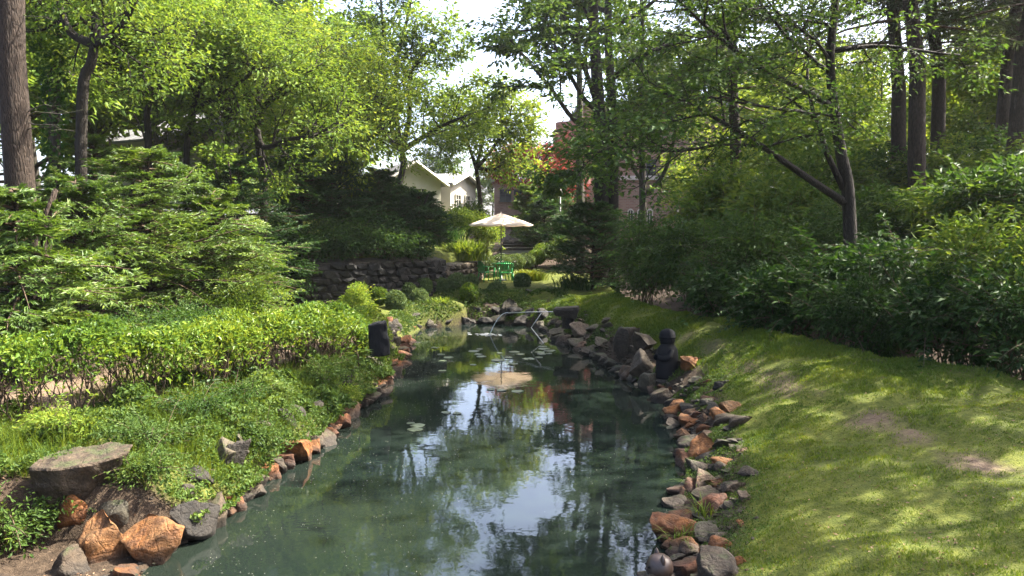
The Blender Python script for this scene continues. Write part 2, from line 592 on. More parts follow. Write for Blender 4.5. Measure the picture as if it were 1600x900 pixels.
def T(x, y):
    x, y = np.asarray(x, float), np.asarray(y, float)
    dl, dr, df = xl(y) - x, x - xr(y), y - 24.4
    # outside distance
    d = np.maximum(np.maximum(dl, dr), df)
    # left bank
    zl = np.interp(dl, [-1.2, -.1, .05, .25, .55, 1.1, 2.2, 3.6, 6, 12, 30, 80], [-.9, -.4, -.05, .28, .44, .56, .66, .72, .85, 1.1, 2.2, 5])
    # right bank: rises to the lawn, falls into the dark ditch, then the hillside
    ex = xe(y)
    w = np.maximum(ex - xr(y), .6)
    t = dr / w
    zr = np.interp(t, [-.5, -.05, .02, .1, .3, .6, .85, 1.0], [-.9, -.4, -.05, .2, .55, .9, 1.04, 1.08])
    far = sstep(18, 30, y)
    zr = np.where(t > 0, zr * (1 - .12 * far), zr)
    dd = x - ex
    ztop = 1.08 * (1 - .12 * far)
    zhill = ztop - .75 * sstep(0, .8, dd) + np.interp(dd, [1.2, 8, 25, 60, 120], [0, 2.4, 6.5, 10, 14])
    zr = np.where(dd > 0, zhill, zr)
    # beyond the pond
    zf = np.interp(df, [-1, -.05, .05, .5, 1.6, 9, 18, 40, 90], [-.9, -.3, 0, .5, .9, .95, 2.1, 3.6, 4.5])
    side = sstep(-.6, .9, (x - (xl(y) + xr(y)) / 2) / 3.0)
    base = np.where(dl > 0, zl, np.where(dr > 0, zr, -.9))
    inside = np.maximum(np.maximum(-np.abs(dl), -np.abs(dr)), -np.abs(df))
    bed = np.maximum(np.maximum(np.interp(dl, [-1.2, -.1, 0], [-.9, -.4, -.05]), np.interp(dr, [-1.2, -.1, 0], [-.9, -.4, -.05])),
                     np.interp(df, [-1.2, -.1, 0], [-.9, -.4, -.05]))
    z = np.where((dl <= 0) & (dr <= 0) & (df <= 0), bed, base)
    # y > 24.4: middle part uses zf, outer parts blend to their own side
    mid = np.where(y > 24.4, zf, z)
    cx = -.2
    blend_r = sstep(3.0, 5.5, x - cx) * 1.0
    zfar = np.where(dd > 0, np.maximum(zhill, zf - .4), zf)
    z = np.where(y > 24.4, zfar, z)
    # blend left lawn behind the pond corner
    k = sstep(22.4, 25.4, y) * (dl > 0)
    z = np.where((y <= 24.4) & (dl > 0), z * (1 - k) + np.maximum(z, .85) * k, z)
    # terrace behind the retaining wall
    sl = (yw(x + .06) - yw(x - .06)) / .12
    dw = (y - yw(x)) / np.sqrt(1 + sl * sl)
    zt = np.interp(dw, [0, 4, 10, 20, 40, 90], [2.1, 2.35, 2.9, 3.9, 4.6, 6.0])
    on = sstep(.12, .5, dw) * sstep(-30, -13, x)
    z = np.where(dw > 0, z * (1 - on) + np.maximum(zt, z) * on, z)
    z = np.where(dw > 0, np.maximum(z, np.interp(dw, [0, 30, 80], [0, 2.6, 5])), z)
    # muddy shelf under the corner boulders
    sh = sstep(-4.9, -4.5, x) * sstep(-2.9, -3.1, x) * sstep(6.95, 6.75, y) * sstep(5.3, 5.6, y)
    z = z * (1 - sh) + np.minimum(z, .03) * sh
    # unevenness
    n = (fbm(x * 1.1, y * 1.1, 3) - .5) * .20 + (fbm(x * 4.0, y * 4.0, 9, 2) - .5) * .10
    return z + n * sstep(.05, .8, d)


def Tz(x, y):
    return float(T(np.array([x]), np.array([y]))[0])


def axis(a, b, h, lo, hi, g=1.16):
    v = list(np.arange(a, b + 1e-6, h))
    s = h
    while v[-1] < hi:
        s *= g
        v.append(v[-1] + s)
    s = h
    while v[0] > lo:
        s *= g
        v.insert(0, v[0] - s)
    return np.array(v)


gx, gy = axis(-8, 8.5, .13, -420, 420), axis(3.5, 27, .15, -120, 900)
GX, GY = np.meshgrid(gx, gy)
GZ = T(GX, GY)
_n, _m = GX.shape
_i = np.arange(_n - 1)[:, None] * _m
_j = np.arange(_m - 1)[None]
gme = mesh_np('ground', np.stack([GX, GY, GZ], -1).reshape(-1, 3), np.stack([_i + _j, _i + _j + 1, _i + _m + _j + 1, _i + _m + _j], -1).reshape(-1, 4), True)


def path_mask(x, y):
    """worn earth: the trodden line along the lawn, and the walk behind the hedge"""
    pc = np.interp(y, [0, 4, 6.5, 9, 11.5, 14, 17, 21], [5.0, 4.7, 4.35, 4.1, 4.0, 3.75, 3.3, 2.6])
    a = np.exp(-((x - pc) / .5) ** 2) * (-.32 + 1.6 * fbm(x * 1.6, y * 1.6, 21, 4)) * sstep(22, 16, y)
    hx = np.interp(y, [5, 7.0, 8.7, 10.4, 12.5, 14.8, 17], [-8.2, -8.2, -6.0, -4.75, -3.75, -3.05, -2.95])
    b = sstep(-.1, .4, hx - x) * sstep(2.4, 1.8, hx - x) * sstep(18, 16, y) * (x < -2.5)
    return np.clip(np.maximum(a, b), 0, 1)


def lawn_mask(x, y):
    dr, dd, dl = x - xr(y), x - xe(y), xl(y) - x
    right = sstep(.4, 1.0, dr) * sstep(.15, -.15, dd) * (y < 24.6)
    far = (y >= 24.6) * sstep(24.9, 26, y) * sstep(.4, -.1, dd) * (y < yw(x)) * sstep(35.5, 33.5, y)
    left = (dl > 0) * sstep(17.5, 19, y) * (y < yw(x)) * sstep(-8.8, -7.2, x) * (y < 24.6) * sstep(.5, 1.4, dl)
    terr = .7 * (y > yw(x)) * sstep(-16, -13, x) * (y < 48)
    bank = .5 * (dl > 0) * sstep(6.95, 7.25, y) * sstep(26, 25, y) * sstep(4.6, 3.2, dl)
    return np.maximum(np.maximum(np.maximum(right, far), left), np.maximum(bank, terr))


_at = gme.attributes.new('lawn', 'FLOAT', 'POINT')
_at.data.foreach_set('value', lawn_mask(GX, GY).ravel().astype(np.float32))
_at = gme.attributes.new('worn', 'FLOAT', 'POINT')
_at.data.foreach_set('value', path_mask(GX, GY).ravel().astype(np.float32))


def ground_mat():
    m, nt, out = new_mat('ground_soil_and_moss')
    co = world_co(nt)
    a1 = nd(nt, 'ShaderNodeAttribute', attribute_name='lawn').outputs['Fac']
    a2 = nd(nt, 'ShaderNodeAttribute', attribute_name='worn').outputs['Fac']
    n1, n2, n3 = noise(nt, 1.1, 5.0, .6, co), noise(nt, 14.0, 5.0, .65, co), noise(nt, 60.0, 3.0, .6, co)
    soil = ramp(nt, n2, [(.25, (.016, .011, .007)), (.55, (.042, .029, .019)), (.8, (.09, .065, .044))])
    tan = ramp(nt, n2, [(.25, (.06, .043, .03)), (.55, (.13, .092, .062)), (.8, (.21, .16, .115))])
    soil = mixc(nt, math_n(nt, 'MULTIPLY', a2, 1.4, True), soil, tan)
    moss = ramp(nt, math_n(nt, 'ADD', math_n(nt, 'MULTIPLY', n1, .45), math_n(nt, 'MULTIPLY', n2, .6)),
                [(.3, (.028, .036, .009)), (.5, (.06, .074, .012)), (.72, (.12, .126, .02))])
    f = math_n(nt, 'SUBTRACT', math_n(nt, 'ADD', a1, math_n(nt, 'MULTIPLY', n2, .5)), math_n(nt, 'MULTIPLY', a2, .9))
    f = math_n(nt, 'MULTIPLY', math_n(nt, 'SUBTRACT', f, .45), 2.6, True)
    col = mixc(nt, f, soil, moss)
    h = math_n(nt, 'ADD', math_n(nt, 'MULTIPLY', n2, .7), math_n(nt, 'MULTIPLY', n3, .5))
    principled(nt, out, col, .92, .15, h, .9, .05)
    return m


ground = obj('ground', gme, ground_mat())
ground['kind'] = 'structure'
ground['label'] = 'uneven earth and moss ground around the pond'

# water: one sheet, the banks rise through it
wx, wy = np.linspace(-8.2, 4.2, 60), np.linspace(-5.5, 25.2, 160)
WXg, WYg = np.meshgrid(wx, wy)
wb = MB().sheet(np.stack([WXg, WYg, np.zeros_like(WXg)], -1))
water = wb.build('water', M['water'], None, True)
water['kind'] = 'structure'
water['label'] = 'dark green pond water mirroring sky and trees'
# ------------------------------------------------------------------ plant builders
def rot_about(v, axis_, a):
    c, s = math.cos(a), math.sin(a)
    return v * c + np.cross(axis_, v) * s + axis_ * np.dot(axis_, v) * (1 - c)


class Plant:
    def __init__(s, seed):
        s.rng = np.random.default_rng(seed)
        s.mb = MB()
        s.clumps, s.dirs = [], []

    def path(s, p, d, L, nseg, wob, up):
        """a wandering polyline"""
        pts = [np.array(p, float)]
        d = unit(d)
        for k in range(nseg):
            d = unit(d + s.rng.normal(0, wob, 3) + np.array((0, 0, up)))
            pts.append(pts[-1] + d * L / nseg)
        return np.array(pts)

    def smooth(s, pts, per=4):
        """Catmull-Rom through waypoints"""
        pts = np.asarray(pts, float)
        q = np.vstack([2 * pts[0] - pts[1], pts, 2 * pts[-1] - pts[-2]])
        out = []
        for i in range(1, len(q) - 2):
            for t in np.arange(per) / per:
                a, b, c, d = q[i - 1], q[i], q[i + 1], q[i + 2]
                out.append(.5 * (2 * b + (c - a) * t + (2 * a - 5 * b + 4 * c - d) * t * t + (3 * b - a - 3 * c + d) * t ** 3))
        out.append(pts[-1])
        return np.array(out)

    def branch(s, pts, r0, r1, lvl, sp, sides=None):
        """lvl counts the spec's levels; children come from sp['n'][lvl] and so on"""
        n = len(pts)
        sides = sides or (8, 6, 4, 3, 3)[min(lvl, 4)]
        t = np.linspace(0, 1, n)
        s.mb.tube(pts, r0 + (r1 - r0) * t ** .85, sides, cap=lvl < 2)
        if lvl >= len(sp['n']):
            L = np.linalg.norm(pts[-1] - pts[0])
            m = max(2, int(round(L / sp.get('gap', .28))))
            for q in np.linspace(.25, 1.0, m):
                k = q * (n - 1)
                i = min(int(k), n - 2)
                s.clumps.append(pts[i] + (pts[i + 1] - pts[i]) * (k - i))
                s.dirs.append(unit(pts[i + 1] - pts[i]))
            return
        nc = sp['n'][lvl]
        t0, t1 = sp['t0'][lvl], sp.get('t1', (1, 1, 1, 1))[lvl]
        az = s.rng.uniform(0, 6.28)
        for c in range(nc):
            q = t0 + (t1 - t0) * (c + s.rng.uniform(.1, .9)) / nc
            k = q * (n - 1)
            i = min(int(k), n - 2)
            p = pts[i] + (pts[i + 1] - pts[i]) * (k - i)
            tg = unit(pts[i + 1] - pts[i])
            az += 2.4 + s.rng.normal(0, .4)
            ref = np.array((0, 0, 1.0)) if abs(tg[2]) < .9 else np.array((1.0, 0, 0))
            a1 = unit(np.cross(tg, ref))
            ax = rot_about(a1, tg, az)
            d = rot_about(tg, ax, R(sp['ang'][lvl]) * s.rng.uniform(.75, 1.25))
            if 'flat' in sp:
                d = unit(d * np.array((1, 1, sp['flat'])))
            if 'bias' in sp:
                d = unit(d + np.array(sp['bias']) * sp.get('biasw', (.6, .2, 0, 0))[lvl])
            L = sp['L'][lvl] * (1.2 - sp.get('taper', .55) * (q - t0) / max(1e-3, t1 - t0)) * s.rng.uniform(.75, 1.2)
            rr = (r0 + (r1 - r0) * q ** .85)
            cr = min(rr * .75, sp['r'][lvl] * s.rng.uniform(.8, 1.2))
            s.branch(s.path(p, d, L, (6, 5, 3, 3)[min(lvl, 3)], sp['wob'], sp['up'][lvl]), cr, cr * .35, lvl + 1, sp)

    def leaves(s, N, size, spread, flat, droop=.25, wr=.5, tilt=.5):
        C = np.array(s.clumps)
        Dr = np.array(s.dirs)
        k = s.rng.integers(0, len(C), N)
        off = s.rng.normal(0, 1, (N, 3)) * np.array((spread, spread, spread * flat))
        pos = C[k] + off
        d = unit(off * np.array((1, 1, .5)) + Dr[k] * spread * .8 + s.rng.normal(0, spread * .35, (N, 3)))
        d[:, 2] -= droop * s.rng.uniform(0, 1.6, N)
        nrm = s.rng.normal(0, tilt, (N, 3)) + np.array((0, 0, 1.0))
        L = size * s.rng.uniform(.65, 1.3, N)
        return pos, d, nrm, L, L * wr * s.rng.uniform(.8, 1.2, N)


def finish_tree(pl, name, label, cat, base, leafargs, lmat, bmat, group=None, crown='crown', trunk='trunk'):
    base = np.array(base, float)
    t = thing(name, label, cat, base, 0, group)
    if pl.mb.n:
        obj(trunk, pl.mb.mesh(trunk, True, base), bmat, t)
    if leafargs is not None:
        leaf_obj(crown, *pl.leaves(*leafargs), lmat, t, origin=base)
    return t


SP_TREE = dict(n=(9, 6, 4), ang=(55, 45, 45), L=(3.0, 1.5, .75), r=(.09, .035, .014), t0=(.4, .25, .2), up=(.10, .05, 0.0), wob=.16, gap=.3)


def spec(**k):
    d = dict(SP_TREE)
    d.update(k)
    return d


def auto_tree(name, label, base, h, r, sp, leafargs, lmat, bmat, seed, lean=(0, 0), fork=0, group=None, cat='tree', wob=.04, crown='crown'):
    """trunk with procedural limbs; fork > 0 adds that many co-leading stems from low on the trunk"""
    pl = Plant(seed)
    base = np.array(base, float)
    top = base + np.array((lean[0], lean[1], h))
    nseg = 9
    tt = np.linspace(0, 1, nseg + 1)[:, None]
    pts = base + (top - base) * tt + pl.rng.normal(0, wob * h * .25, (nseg + 1, 3)) * np.array((1, 1, 0)) * np.sin(tt * np.pi) ** .7
    pts[0] = base - np.array((0, 0, .25))
    pl.branch(pl.smooth(pts, 2), r, r * .25, 0, sp)
    for k in range(fork):
        a = pl.rng.uniform(0, 6.28)
        q = pts[2 + k % 3]
        d = np.array((math.cos(a) * .55, math.sin(a) * .55, 1.0))
        pp = pl.path(q, d, h * .7, 7, .09, .06)
        pl.branch(pp, r * .6, r * .15, 0, sp)
    return finish_tree(pl, name, label, cat, base, leafargs, lmat, bmat, group, crown)


# ---- needle plants: flat feathery sprays
def spray_leaves(rng, pts, wmax, ntw, nlf, ll, lw, droop=0.0, roll=0.25, wexp=.8):
    """side twigs in the plane of a branch, needles on the twigs; returns leaf arrays"""
    n = len(pts)
    ts = np.linspace(.12, 1.0, ntw)
    k = ts * (n - 1)
    i = np.minimum(k.astype(int), n - 2)
    p = pts[i] + (pts[i + 1] - pts[i]) * (k - i)[:, None]
    tg = unit(pts[i + 1] - pts[i])
    up = unit(np.array((0, 0, 1.0)) + rng.normal(0, roll, 3))
    sd = unit(np.cross(tg, up))
    side = np.where(np.arange(ntw) % 2 == 0, 1.0, -1.0)[:, None]
    d = unit(tg * .75 + sd * side * rng.uniform(.7, 1.1, (ntw, 1)) + rng.normal(0, .12, (ntw, 3)))
    d[-1] = tg[-1]
    Lt = wmax * (np.clip(1.08 - ts, .06, 1)) ** wexp * rng.uniform(.7, 1.2, ntw)
    q = np.linspace(.08, 1, nlf)
    pos = p[:, None] + d[:, None] * (Lt[:, None] * q[None])[..., None]
    pos[..., 2] -= droop * (Lt[:, None] * q[None]) ** 2 * 1.2
    s2 = np.cross(d, up[None])
    sg = np.where(np.arange(nlf) % 2 == 0, 1.0, -1.0)[None, :, None]
    ld = unit(d[:, None] * .9 + s2[:, None] * sg * .75 + rng.normal(0, .18, (ntw, nlf, 3)))
    ld[..., 2] -= droop * .5
    N = up[None, None] + rng.normal(0, .35, (ntw, nlf, 3))
    pos, ld, N = pos.reshape(-1, 3), ld.reshape(-1, 3), N.reshape(-1, 3)
    m = len(pos)
    L = ll * rng.uniform(.7, 1.3, m)
    return pos + unit(ld) * L[:, None] * .4, ld, N, L, lw * rng.uniform(.7, 1.3, m)


def conifer(name, label, base, h, z0, rfun, nbr, lmat, bmat, seed, r=.1, ll=.13, lw=.034, ntw=14, nlf=8, wfac=.42, up0=.15, droop=.0,
            lean=(0, 0), group=None, cat='tree', sub=2, stems=1, roll=.25, trunk_r1=.25, crown='foliage', wander=.12, skew=None):
    rng = np.random.default_rng(seed)
    base = np.array(base, float)
    t = thing(name, label, cat, base, 0, group)
    mb, br = MB(), MB()
    for sidx in range(stems):
        a = rng.uniform(0, 6.28)
        off = np.array((math.cos(a), math.sin(a), 0)) * (0 if sidx == 0 else .35)
        tt = np.linspace(0, 1, 8)[:, None]
        pts = base + off * tt * 1.6 + (np.array((lean[0], lean[1], h)) * tt) + rng.normal(0, (.004 if r > .2 else .018) * h, (8, 3)) * np.array((1, 1, 0)) * (tt > .1)
        pts[0, 2] -= .25
        mb.tube(pts, np.linspace(r, r * trunk_r1, 8), 10 if r > .15 else 7)
    out = []
    for b in range(nbr):
        q = (b + rng.uniform(0, 1)) / nbr
        z = z0 + (h - z0) * q ** .9
        R_ = rfun(q) * rng.uniform(.72, 1.15)
        az = b * 2.39996 + rng.normal(0, .3)
        k = z / h * 7
        i = min(int(k), 6)
        p0 = base + np.array((lean[0], lean[1], h)) * (z / h)
        d = np.array((math.cos(az), math.sin(az), up0 + rng.normal(0, .13) + .5 * max(0, q - .7)))
        if skew is not None:
            d = d + np.array(skew) * .4
        pts = [p0]
        nst = 5
        dd = unit(d)
        for s_ in range(nst):
            dd = unit(dd + rng.normal(0, wander, 3) * np.array((1, 1, .6)) + np.array((0, 0, -droop * .25)))
            pts.append(pts[-1] + dd * R_ / nst)
        pts = np.array(pts)
        br.tube(pts, np.linspace(max(.008, min(r * .35, .02 + R_ * .008)), .004, nst + 1), 4, cap=False)
        out.append(spray_leaves(rng, pts, R_ * wfac, ntw, nlf, ll, lw, droop, roll))
        for s_ in range(sub):       # secondary sprays forking off the branch
            i0 = rng.integers(1, 4)
            sd = unit(np.cross(pts[i0 + 1] - pts[i0], (0, 0, 1))) * (1 if s_ % 2 else -1)
            d2 = unit(unit(pts[i0 + 1] - pts[i0]) + sd * rng.uniform(.5, .9) + np.array((0, 0, rng.normal(.05, .15))))
            L2 = R_ * rng.uniform(.35, .55)
            p2 = pts[i0] + d2 * L2 * np.linspace(0, 1, 4)[:, None]
            p2[:, 2] -= droop * (L2 * np.linspace(0, 1, 4)) ** 2 * .3
            br.tube(p2, np.linspace(.007, .003, 4), 3, cap=False)
            out.append(spray_leaves(rng, p2, L2 * wfac * 1.2, max(5, ntw * 2 // 3), nlf, ll, lw, droop, roll))
    obj('trunk', mb.mesh('trunk', True, base), bmat, t)
    obj('branches', br.mesh('branches', True, base), M['twig'], t)
    A = [np.concatenate([o[k] for o in out]) for k in range(5)]
    leaf_obj(crown, *A, lmat, t, origin=base)
    return t


# ---- shrubs: stems from the base, leafy lobes on an uneven shell
def shrub(name, label, base, w, h, N, size, lmat, seed, d=None, nst=9, wr=.5, droop=.25, low=.25, lobes=14, group=None, cat='shrub', bmat=None,
          lobe_r=.28, tilt=.6, lean=(0, 0), fill=.35, stem_r=.014, shoots=5):
    rng = np.random.default_rng(seed)
    base = np.array(base, float)
    d = d or w
    t = thing(name, label, cat, base, 0, group)
    cz = h * (low + (1 - low) / 2)
    half = np.array((w / 2, d / 2, h * (1 - low) / 2))
    # lobes
    lc = unit(rng.normal(0, 1, (lobes, 3))) * rng.uniform(.35, .85, (lobes, 1))
    lc[:, 2] = np.abs(lc[:, 2]) * rng.choice([1, 1, -.7], lobes)
    lr = rng.uniform(.7, 1.3, lobes) * lobe_r * 1.6
    k = rng.integers(0, lobes, N)
    u = unit(rng.normal(0, 1, (N, 3)))
    rad = np.where(rng.uniform(0, 1, N) < fill, rng.uniform(0, 1, N) ** .5, rng.normal(1.0, .13, N))
    q = lc[k] + u * (lr[k] * rad)[:, None]
    pos = np.array((lean[0], lean[1], 0)) * (q[:, 2:3] * .5 + .5) + q * half + np.array((0, 0, cz)) + rng.normal(0, size * .4, (N, 3))
    out = unit(u * np.array((1, 1, .6)) + lc[k] * .5 + rng.normal(0, .45, (N, 3)))
    out[:, 2] -= droop * rng.uniform(0, 1.6, N)
    nrm = u * .55 + np.array((0, 0, .8)) + rng.normal(0, tilt, (N, 3))
    L = size * rng.uniform(.65, 1.3, N)
    wd = L * wr
    mb = MB()
    for s_ in range(shoots):        # arching leafy shoots that break the outline
        u0 = unit(rng.normal(0, 1, 3) * np.array((1, 1, .5)) + np.array((0, 0, .7)))
        p0 = lc[rng.integers(0, lobes)] * half * .7 + np.array((lean[0] * .6, lean[1] * .6, cz))
        Ls = rng.uniform(.3, .55) * h * .8 + .25
        q_ = np.linspace(0, 1, 7)[:, None]
        pts = p0 + u0 * Ls * 1.5 * q_ - np.array((0, 0, .5)) * Ls * q_ ** 2
        mb.tube(pts, np.linspace(stem_r * .6, stem_r * .2, 7), 4, cap=False)
        m_ = 22
        tq = rng.uniform(.25, 1, m_)
        i_ = np.minimum((tq * 6).astype(int), 5)
        c_ = pts[i_] + (pts[i_ + 1] - pts[i_]) * (tq * 6 - i_)[:, None]
        sd_ = unit(np.cross(u0, (0, 0, 1.0)))
        sg = np.where(np.arange(m_) % 2 == 0, 1, -1)[:, None]
        d_ = sd_ * sg + u0 * .6 + rng.normal(0, .25, (m_, 3)) - np.array((0, 0, .25))
        l_ = size * rng.uniform(.8, 1.35, m_)
        pos, out = np.vstack([pos, c_ + unit(d_) * l_[:, None] * .45]), np.vstack([out, d_])
        nrm = np.vstack([nrm, rng.normal(0, .3, (m_, 3)) + np.array((0, 0, 1.0))])
        L, wd = np.concatenate([L, l_]), np.concatenate([wd, l_ * wr])
    g = pos[:, 2] > .03
    leaf_obj('foliage', pos[g], out[g], nrm[g], L[g], wd[g], lmat, t)
    for s_ in range(nst):
        tgt = lc[s_ % lobes] * half * .8 + np.array((lean[0], lean[1], cz))
        a = rng.uniform(0, 6.28)
        p0 = np.array((math.cos(a) * w * .08, math.sin(a) * d * .08, -.15))
        mid = (p0 + tgt) / 2 + rng.normal(0, w * .05, 3) + np.array((0, 0, h * .08))
        tt = np.linspace(0, 1, 6)[:, None]
        pts = (1 - tt) ** 2 * p0 + 2 * tt * (1 - tt) * mid + tt ** 2 * tgt
        mb.tube(pts, np.linspace(stem_r * 1.4, stem_r * .4, 6), 5, cap=False)
        for f_ in range(2):
            tg2 = tgt + rng.normal(0, 1, 3) * half * .35
            mb.tube(np.array([pts[3], (pts[3] + tg2) / 2 + rng.normal(0, .03, 3), tg2]), [stem_r * .7, stem_r * .5, stem_r * .25], 4, cap=False)
    obj('stems', mb.mesh('stems', True), bmat or M['twig'], t)
    return t


def blades(name, label, base, w, n, h, wd, mat, seed, arch=.5, d=None, group=None, cat='plant'):
    """a clump of arching strap leaves: 3 quads per blade"""
    rng = np.random.default_rng(seed)
    base = np.array(base, float)
    d = d or w
    o_ = rng.normal(0, .33, (n, 2)) * np.array((w / 2, d / 2))
    a = rng.uniform(0, 6.28, n)
    out = np.stack([np.cos(a), np.sin(a), np.zeros(n)], 1) * .6 + np.concatenate([o_ / (w / 2), np.zeros((n, 1))], 1)
    L = h * rng.uniform(.6, 1.15, n)
    ar = arch * rng.uniform(.3, 1.3, n)
    Vs = []
    sd = unit(np.cross(out, (0, 0, 1.0)))
    for q, ww in ((0, .8), (.4, 1.0), (.75, .8), (1.0, .08)):
        c = np.concatenate([o_, np.zeros((n, 1))], 1) + unit(out) * (L * ar * q ** 2)[:, None] + np.array((0, 0, 1.0)) * (L * (q - ar * .45 * q ** 3))[:, None]
        Vs += [c + sd * wd * ww / 2, c - sd * wd * ww / 2]
    V = np.stack(Vs, 1)
    i = np.arange(n)[:, None] * 8
    f = np.concatenate([i + np.array([[k, k + 1, k + 3, k + 2]]) for k in (0, 2, 4)], 0)
    o = obj(name, mesh_np(name, V.reshape(-1, 3), f), mat, None, base)
    return tag(o, label, cat, group)
# ------------------------------------------------------------------ rocks
def rock_mesh(name, seed, sub=3, cuts=9, rough=.10, depth=(.34, .74)):
    rng = np.random.default_rng(seed)
    import bmesh
    bm = bmesh.new()
    bmesh.ops.create_icosphere(bm, subdivisions=sub, radius=1.0)
    V = np.array([v.co[:] for v in bm.verts])
    F = np.array([[v.index for v in f.verts] for f in bm.faces])
    bm.free()
    V = V * rng.uniform(.75, 1.25, 3)
    D = unit(rng.normal(0, 1, (cuts, 3)))
    o = rng.uniform(depth[0], depth[1], cuts)
    for d, k in zip(D, o):      # flat split faces
        e = V @ d - k
        V = V - (.045 * np.log1p(np.exp(np.clip(e / .045, -30, 30))))[:, None] * d * .97
    q = unit(V)
    n = fbm(V[:, 0] * 1.8 + 9 + seed, V[:, 1] * 1.8 + V[:, 2] * 2.3, seed, 4) - .5
    n2 = fbm(V[:, 2] * 5 + 3 + seed, V[:, 0] * 5 - V[:, 1] * 4, seed + 7, 3) - .5
    V = V + q * (n * rough * 2.2 + n2 * rough * 1.5)[:, None]
    V = (V - (V.max(0) + V.min(0)) / 2) / (V.max(0) - V.min(0))
    me = mesh_np(name, V, F, sub > 2)
    if sub > 2:
        me.set_sharp_from_angle(angle=R(48))
    return me


ROCKS = [rock_mesh('rock_shape', 40 + k, 4, 9 + k % 6, .11) for k in range(14)]
BIG = [rock_mesh('boulder_shape', 90 + k, 4, 11 + k % 6, .09) for k in range(10)]
_rk = random.Random(5)


def put_rock(name, meshes, k, c, size, mat, parent=None, rz=None, tilt=(0, 0)):
    o = obj(name, meshes[k % len(meshes)], None, parent)
    o.location = [float(q) for q in c]
    o.scale = size
    o.rotation_euler = (tilt[0], tilt[1], _rk.uniform(0, 6.28) if rz is None else rz)
    if len(o.data.materials) == 0:
        o.data.materials.append(mat)
    o.material_slots[0].link = 'OBJECT'
    o.material_slots[0].material = mat
    return o


def boulder(label, px, Y, mat, k=0, dep=.8, rz=0.0, tilt=(0, 0), name='boulder', cat='boulder', group=None, sink=.12, meshes=None):
    """px = (u0, v0, u1, v1) in the photograph, standing at distance Y"""
    u0, v0, u1, v1 = px
    a, b = P(u0, v0, Y), P(u1, v1, Y)
    w, h = b[0] - a[0], a[2] - b[2]
    h2 = h * (1 + sink)
    c = ((a[0] + b[0]) / 2, Y + w * dep * .3, b[2] - h * sink + h2 / 2)
    o = put_rock(name, meshes or BIG, k, c, (w * 1.06, w * dep, h2 * 1.05), mat, None, rz, tilt)
    return tag(o, label, cat, group)


def prism_rock(name, seed, top, bottom, z=(-.5, .5), rough=.05, bev=.035):
    """a split stone: two outlines joined by flat flanks, edges broken and faces roughened"""
    import bmesh
    bm = bmesh.new()
    n = len(top)
    tv = [bm.verts.new((x, y, z[1] + .10 * x)) for x, y in top]
    bv = [bm.verts.new((x, y, z[0])) for x, y in bottom]
    bm.faces.new(tv)
    bm.faces.new(bv[::-1])
    for i in range(n):
        bm.faces.new((bv[i], bv[(i + 1) % n], tv[(i + 1) % n], tv[i]))
    bmesh.ops.bevel(bm, geom=list(bm.edges), offset=bev, segments=1, affect='EDGES')
    bmesh.ops.triangulate(bm, faces=bm.faces)
    for _ in range(4):
        bmesh.ops.subdivide_edges(bm, edges=[e for e in bm.edges if e.calc_length() > .07], cuts=1)
        bmesh.ops.triangulate(bm, faces=bm.faces)
    bm.normal_update()
    V = np.array([v.co[:] for v in bm.verts])
    N = np.array([v.normal[:] for v in bm.verts])
    F = np.array([[v.index for v in f.verts] for f in bm.faces])
    bm.free()
    k = fbm(V[:, 0] * 2.2 + seed, V[:, 1] * 2.2 + V[:, 2] * 3, seed, 3) - .5
    k2 = fbm(V[:, 2] * 8 + seed, V[:, 0] * 7 - V[:, 1] * 6, seed + 3, 3) - .5
    V = V + N * (k * rough * 3 + k2 * rough)[:, None]
    V = (V - (V.max(0) + V.min(0)) / 2) / (V.max(0) - V.min(0))
    me = mesh_np(name, V, F, True)
    me.set_sharp_from_angle(angle=R(32))
    return me


SLABS = [prism_rock('slab_shape', 5, [(-.9, -.5), (-.2, -.72), (.55, -.62), (1.05, -.28), (.95, .3), (.2, .6), (-.85, .5)],
                    [(-.75, -.3), (-.3, -.45), (.1, -.4), (.3, -.15), (.25, .25), (0, .45), (-.7, .4)]),
         prism_rock('plate_shape', 9, [(-.9, -.12), (.1, -.2), (.8, -.1), (.7, .14), (-.3, .2), (-.85, .12)], [(-1, -.16), (.2, -.26), (1.1, -.16), (1.0, .2), (-.2, .26), (-1, .16)])]
boulder('big flat-topped grey slab jutting out above the rust boulders', (46, 712, 180, 800), 6.9, M['rock'], 0, .9, .12, (.05, .04), 'rock_slab', meshes=SLABS)
boulder('rusty brown rock wedged under the flat grey slab', (84, 772, 142, 842), 6.85, M['rust'], 1, .9, 1.0)
boulder('dark mossy rock above the two orange boulders', (134, 778, 216, 850), 6.85, M['mossrock'], 2, .8, .5)
boulder('tall bright orange boulder at the waterside corner', (94, 812, 186, 906), 6.45, M['rust'], 3, .9, .7)
boulder('rounded orange boulder touching the water', (180, 818, 278, 894), 6.5, M['rust'], 4, .8, .2)
boulder('low orange rock cut off by the picture edge', (160, 884, 236, 930), 6.2, M['rust'], 5, .8, 1.4)
boulder('pale grey rock below the tall orange boulder', (60, 866, 134, 925), 6.2, M['rock'], 6, .8, .4)
boulder('dark brown rock tucked beneath the ferny bank', (256, 790, 336, 856), 6.95, M['slate'], 7, .8, .9)
boulder('pale pinkish rock at the water beside the dark leaning slab', (338, 782, 380, 816), 7.75, M['rock'], 8, .9, .1)
boulder('thin dark slab leaning upright out of the bank', (330, 684, 372, 800), 8.2, M['slate'], 1, .35, .5, (.0, .40), 'stone_slab', meshes=SLABS)
boulder('rust boulder split by a dark cleft on the lawn shore', (1066, 684, 1132, 752), 9.3, M['rust'], 3, .8, .3)
boulder('tall orange boulder beside the statue', (1072, 552, 1124, 608), 13.4, M['rust'], 5, .8, .2, (0, -.25))
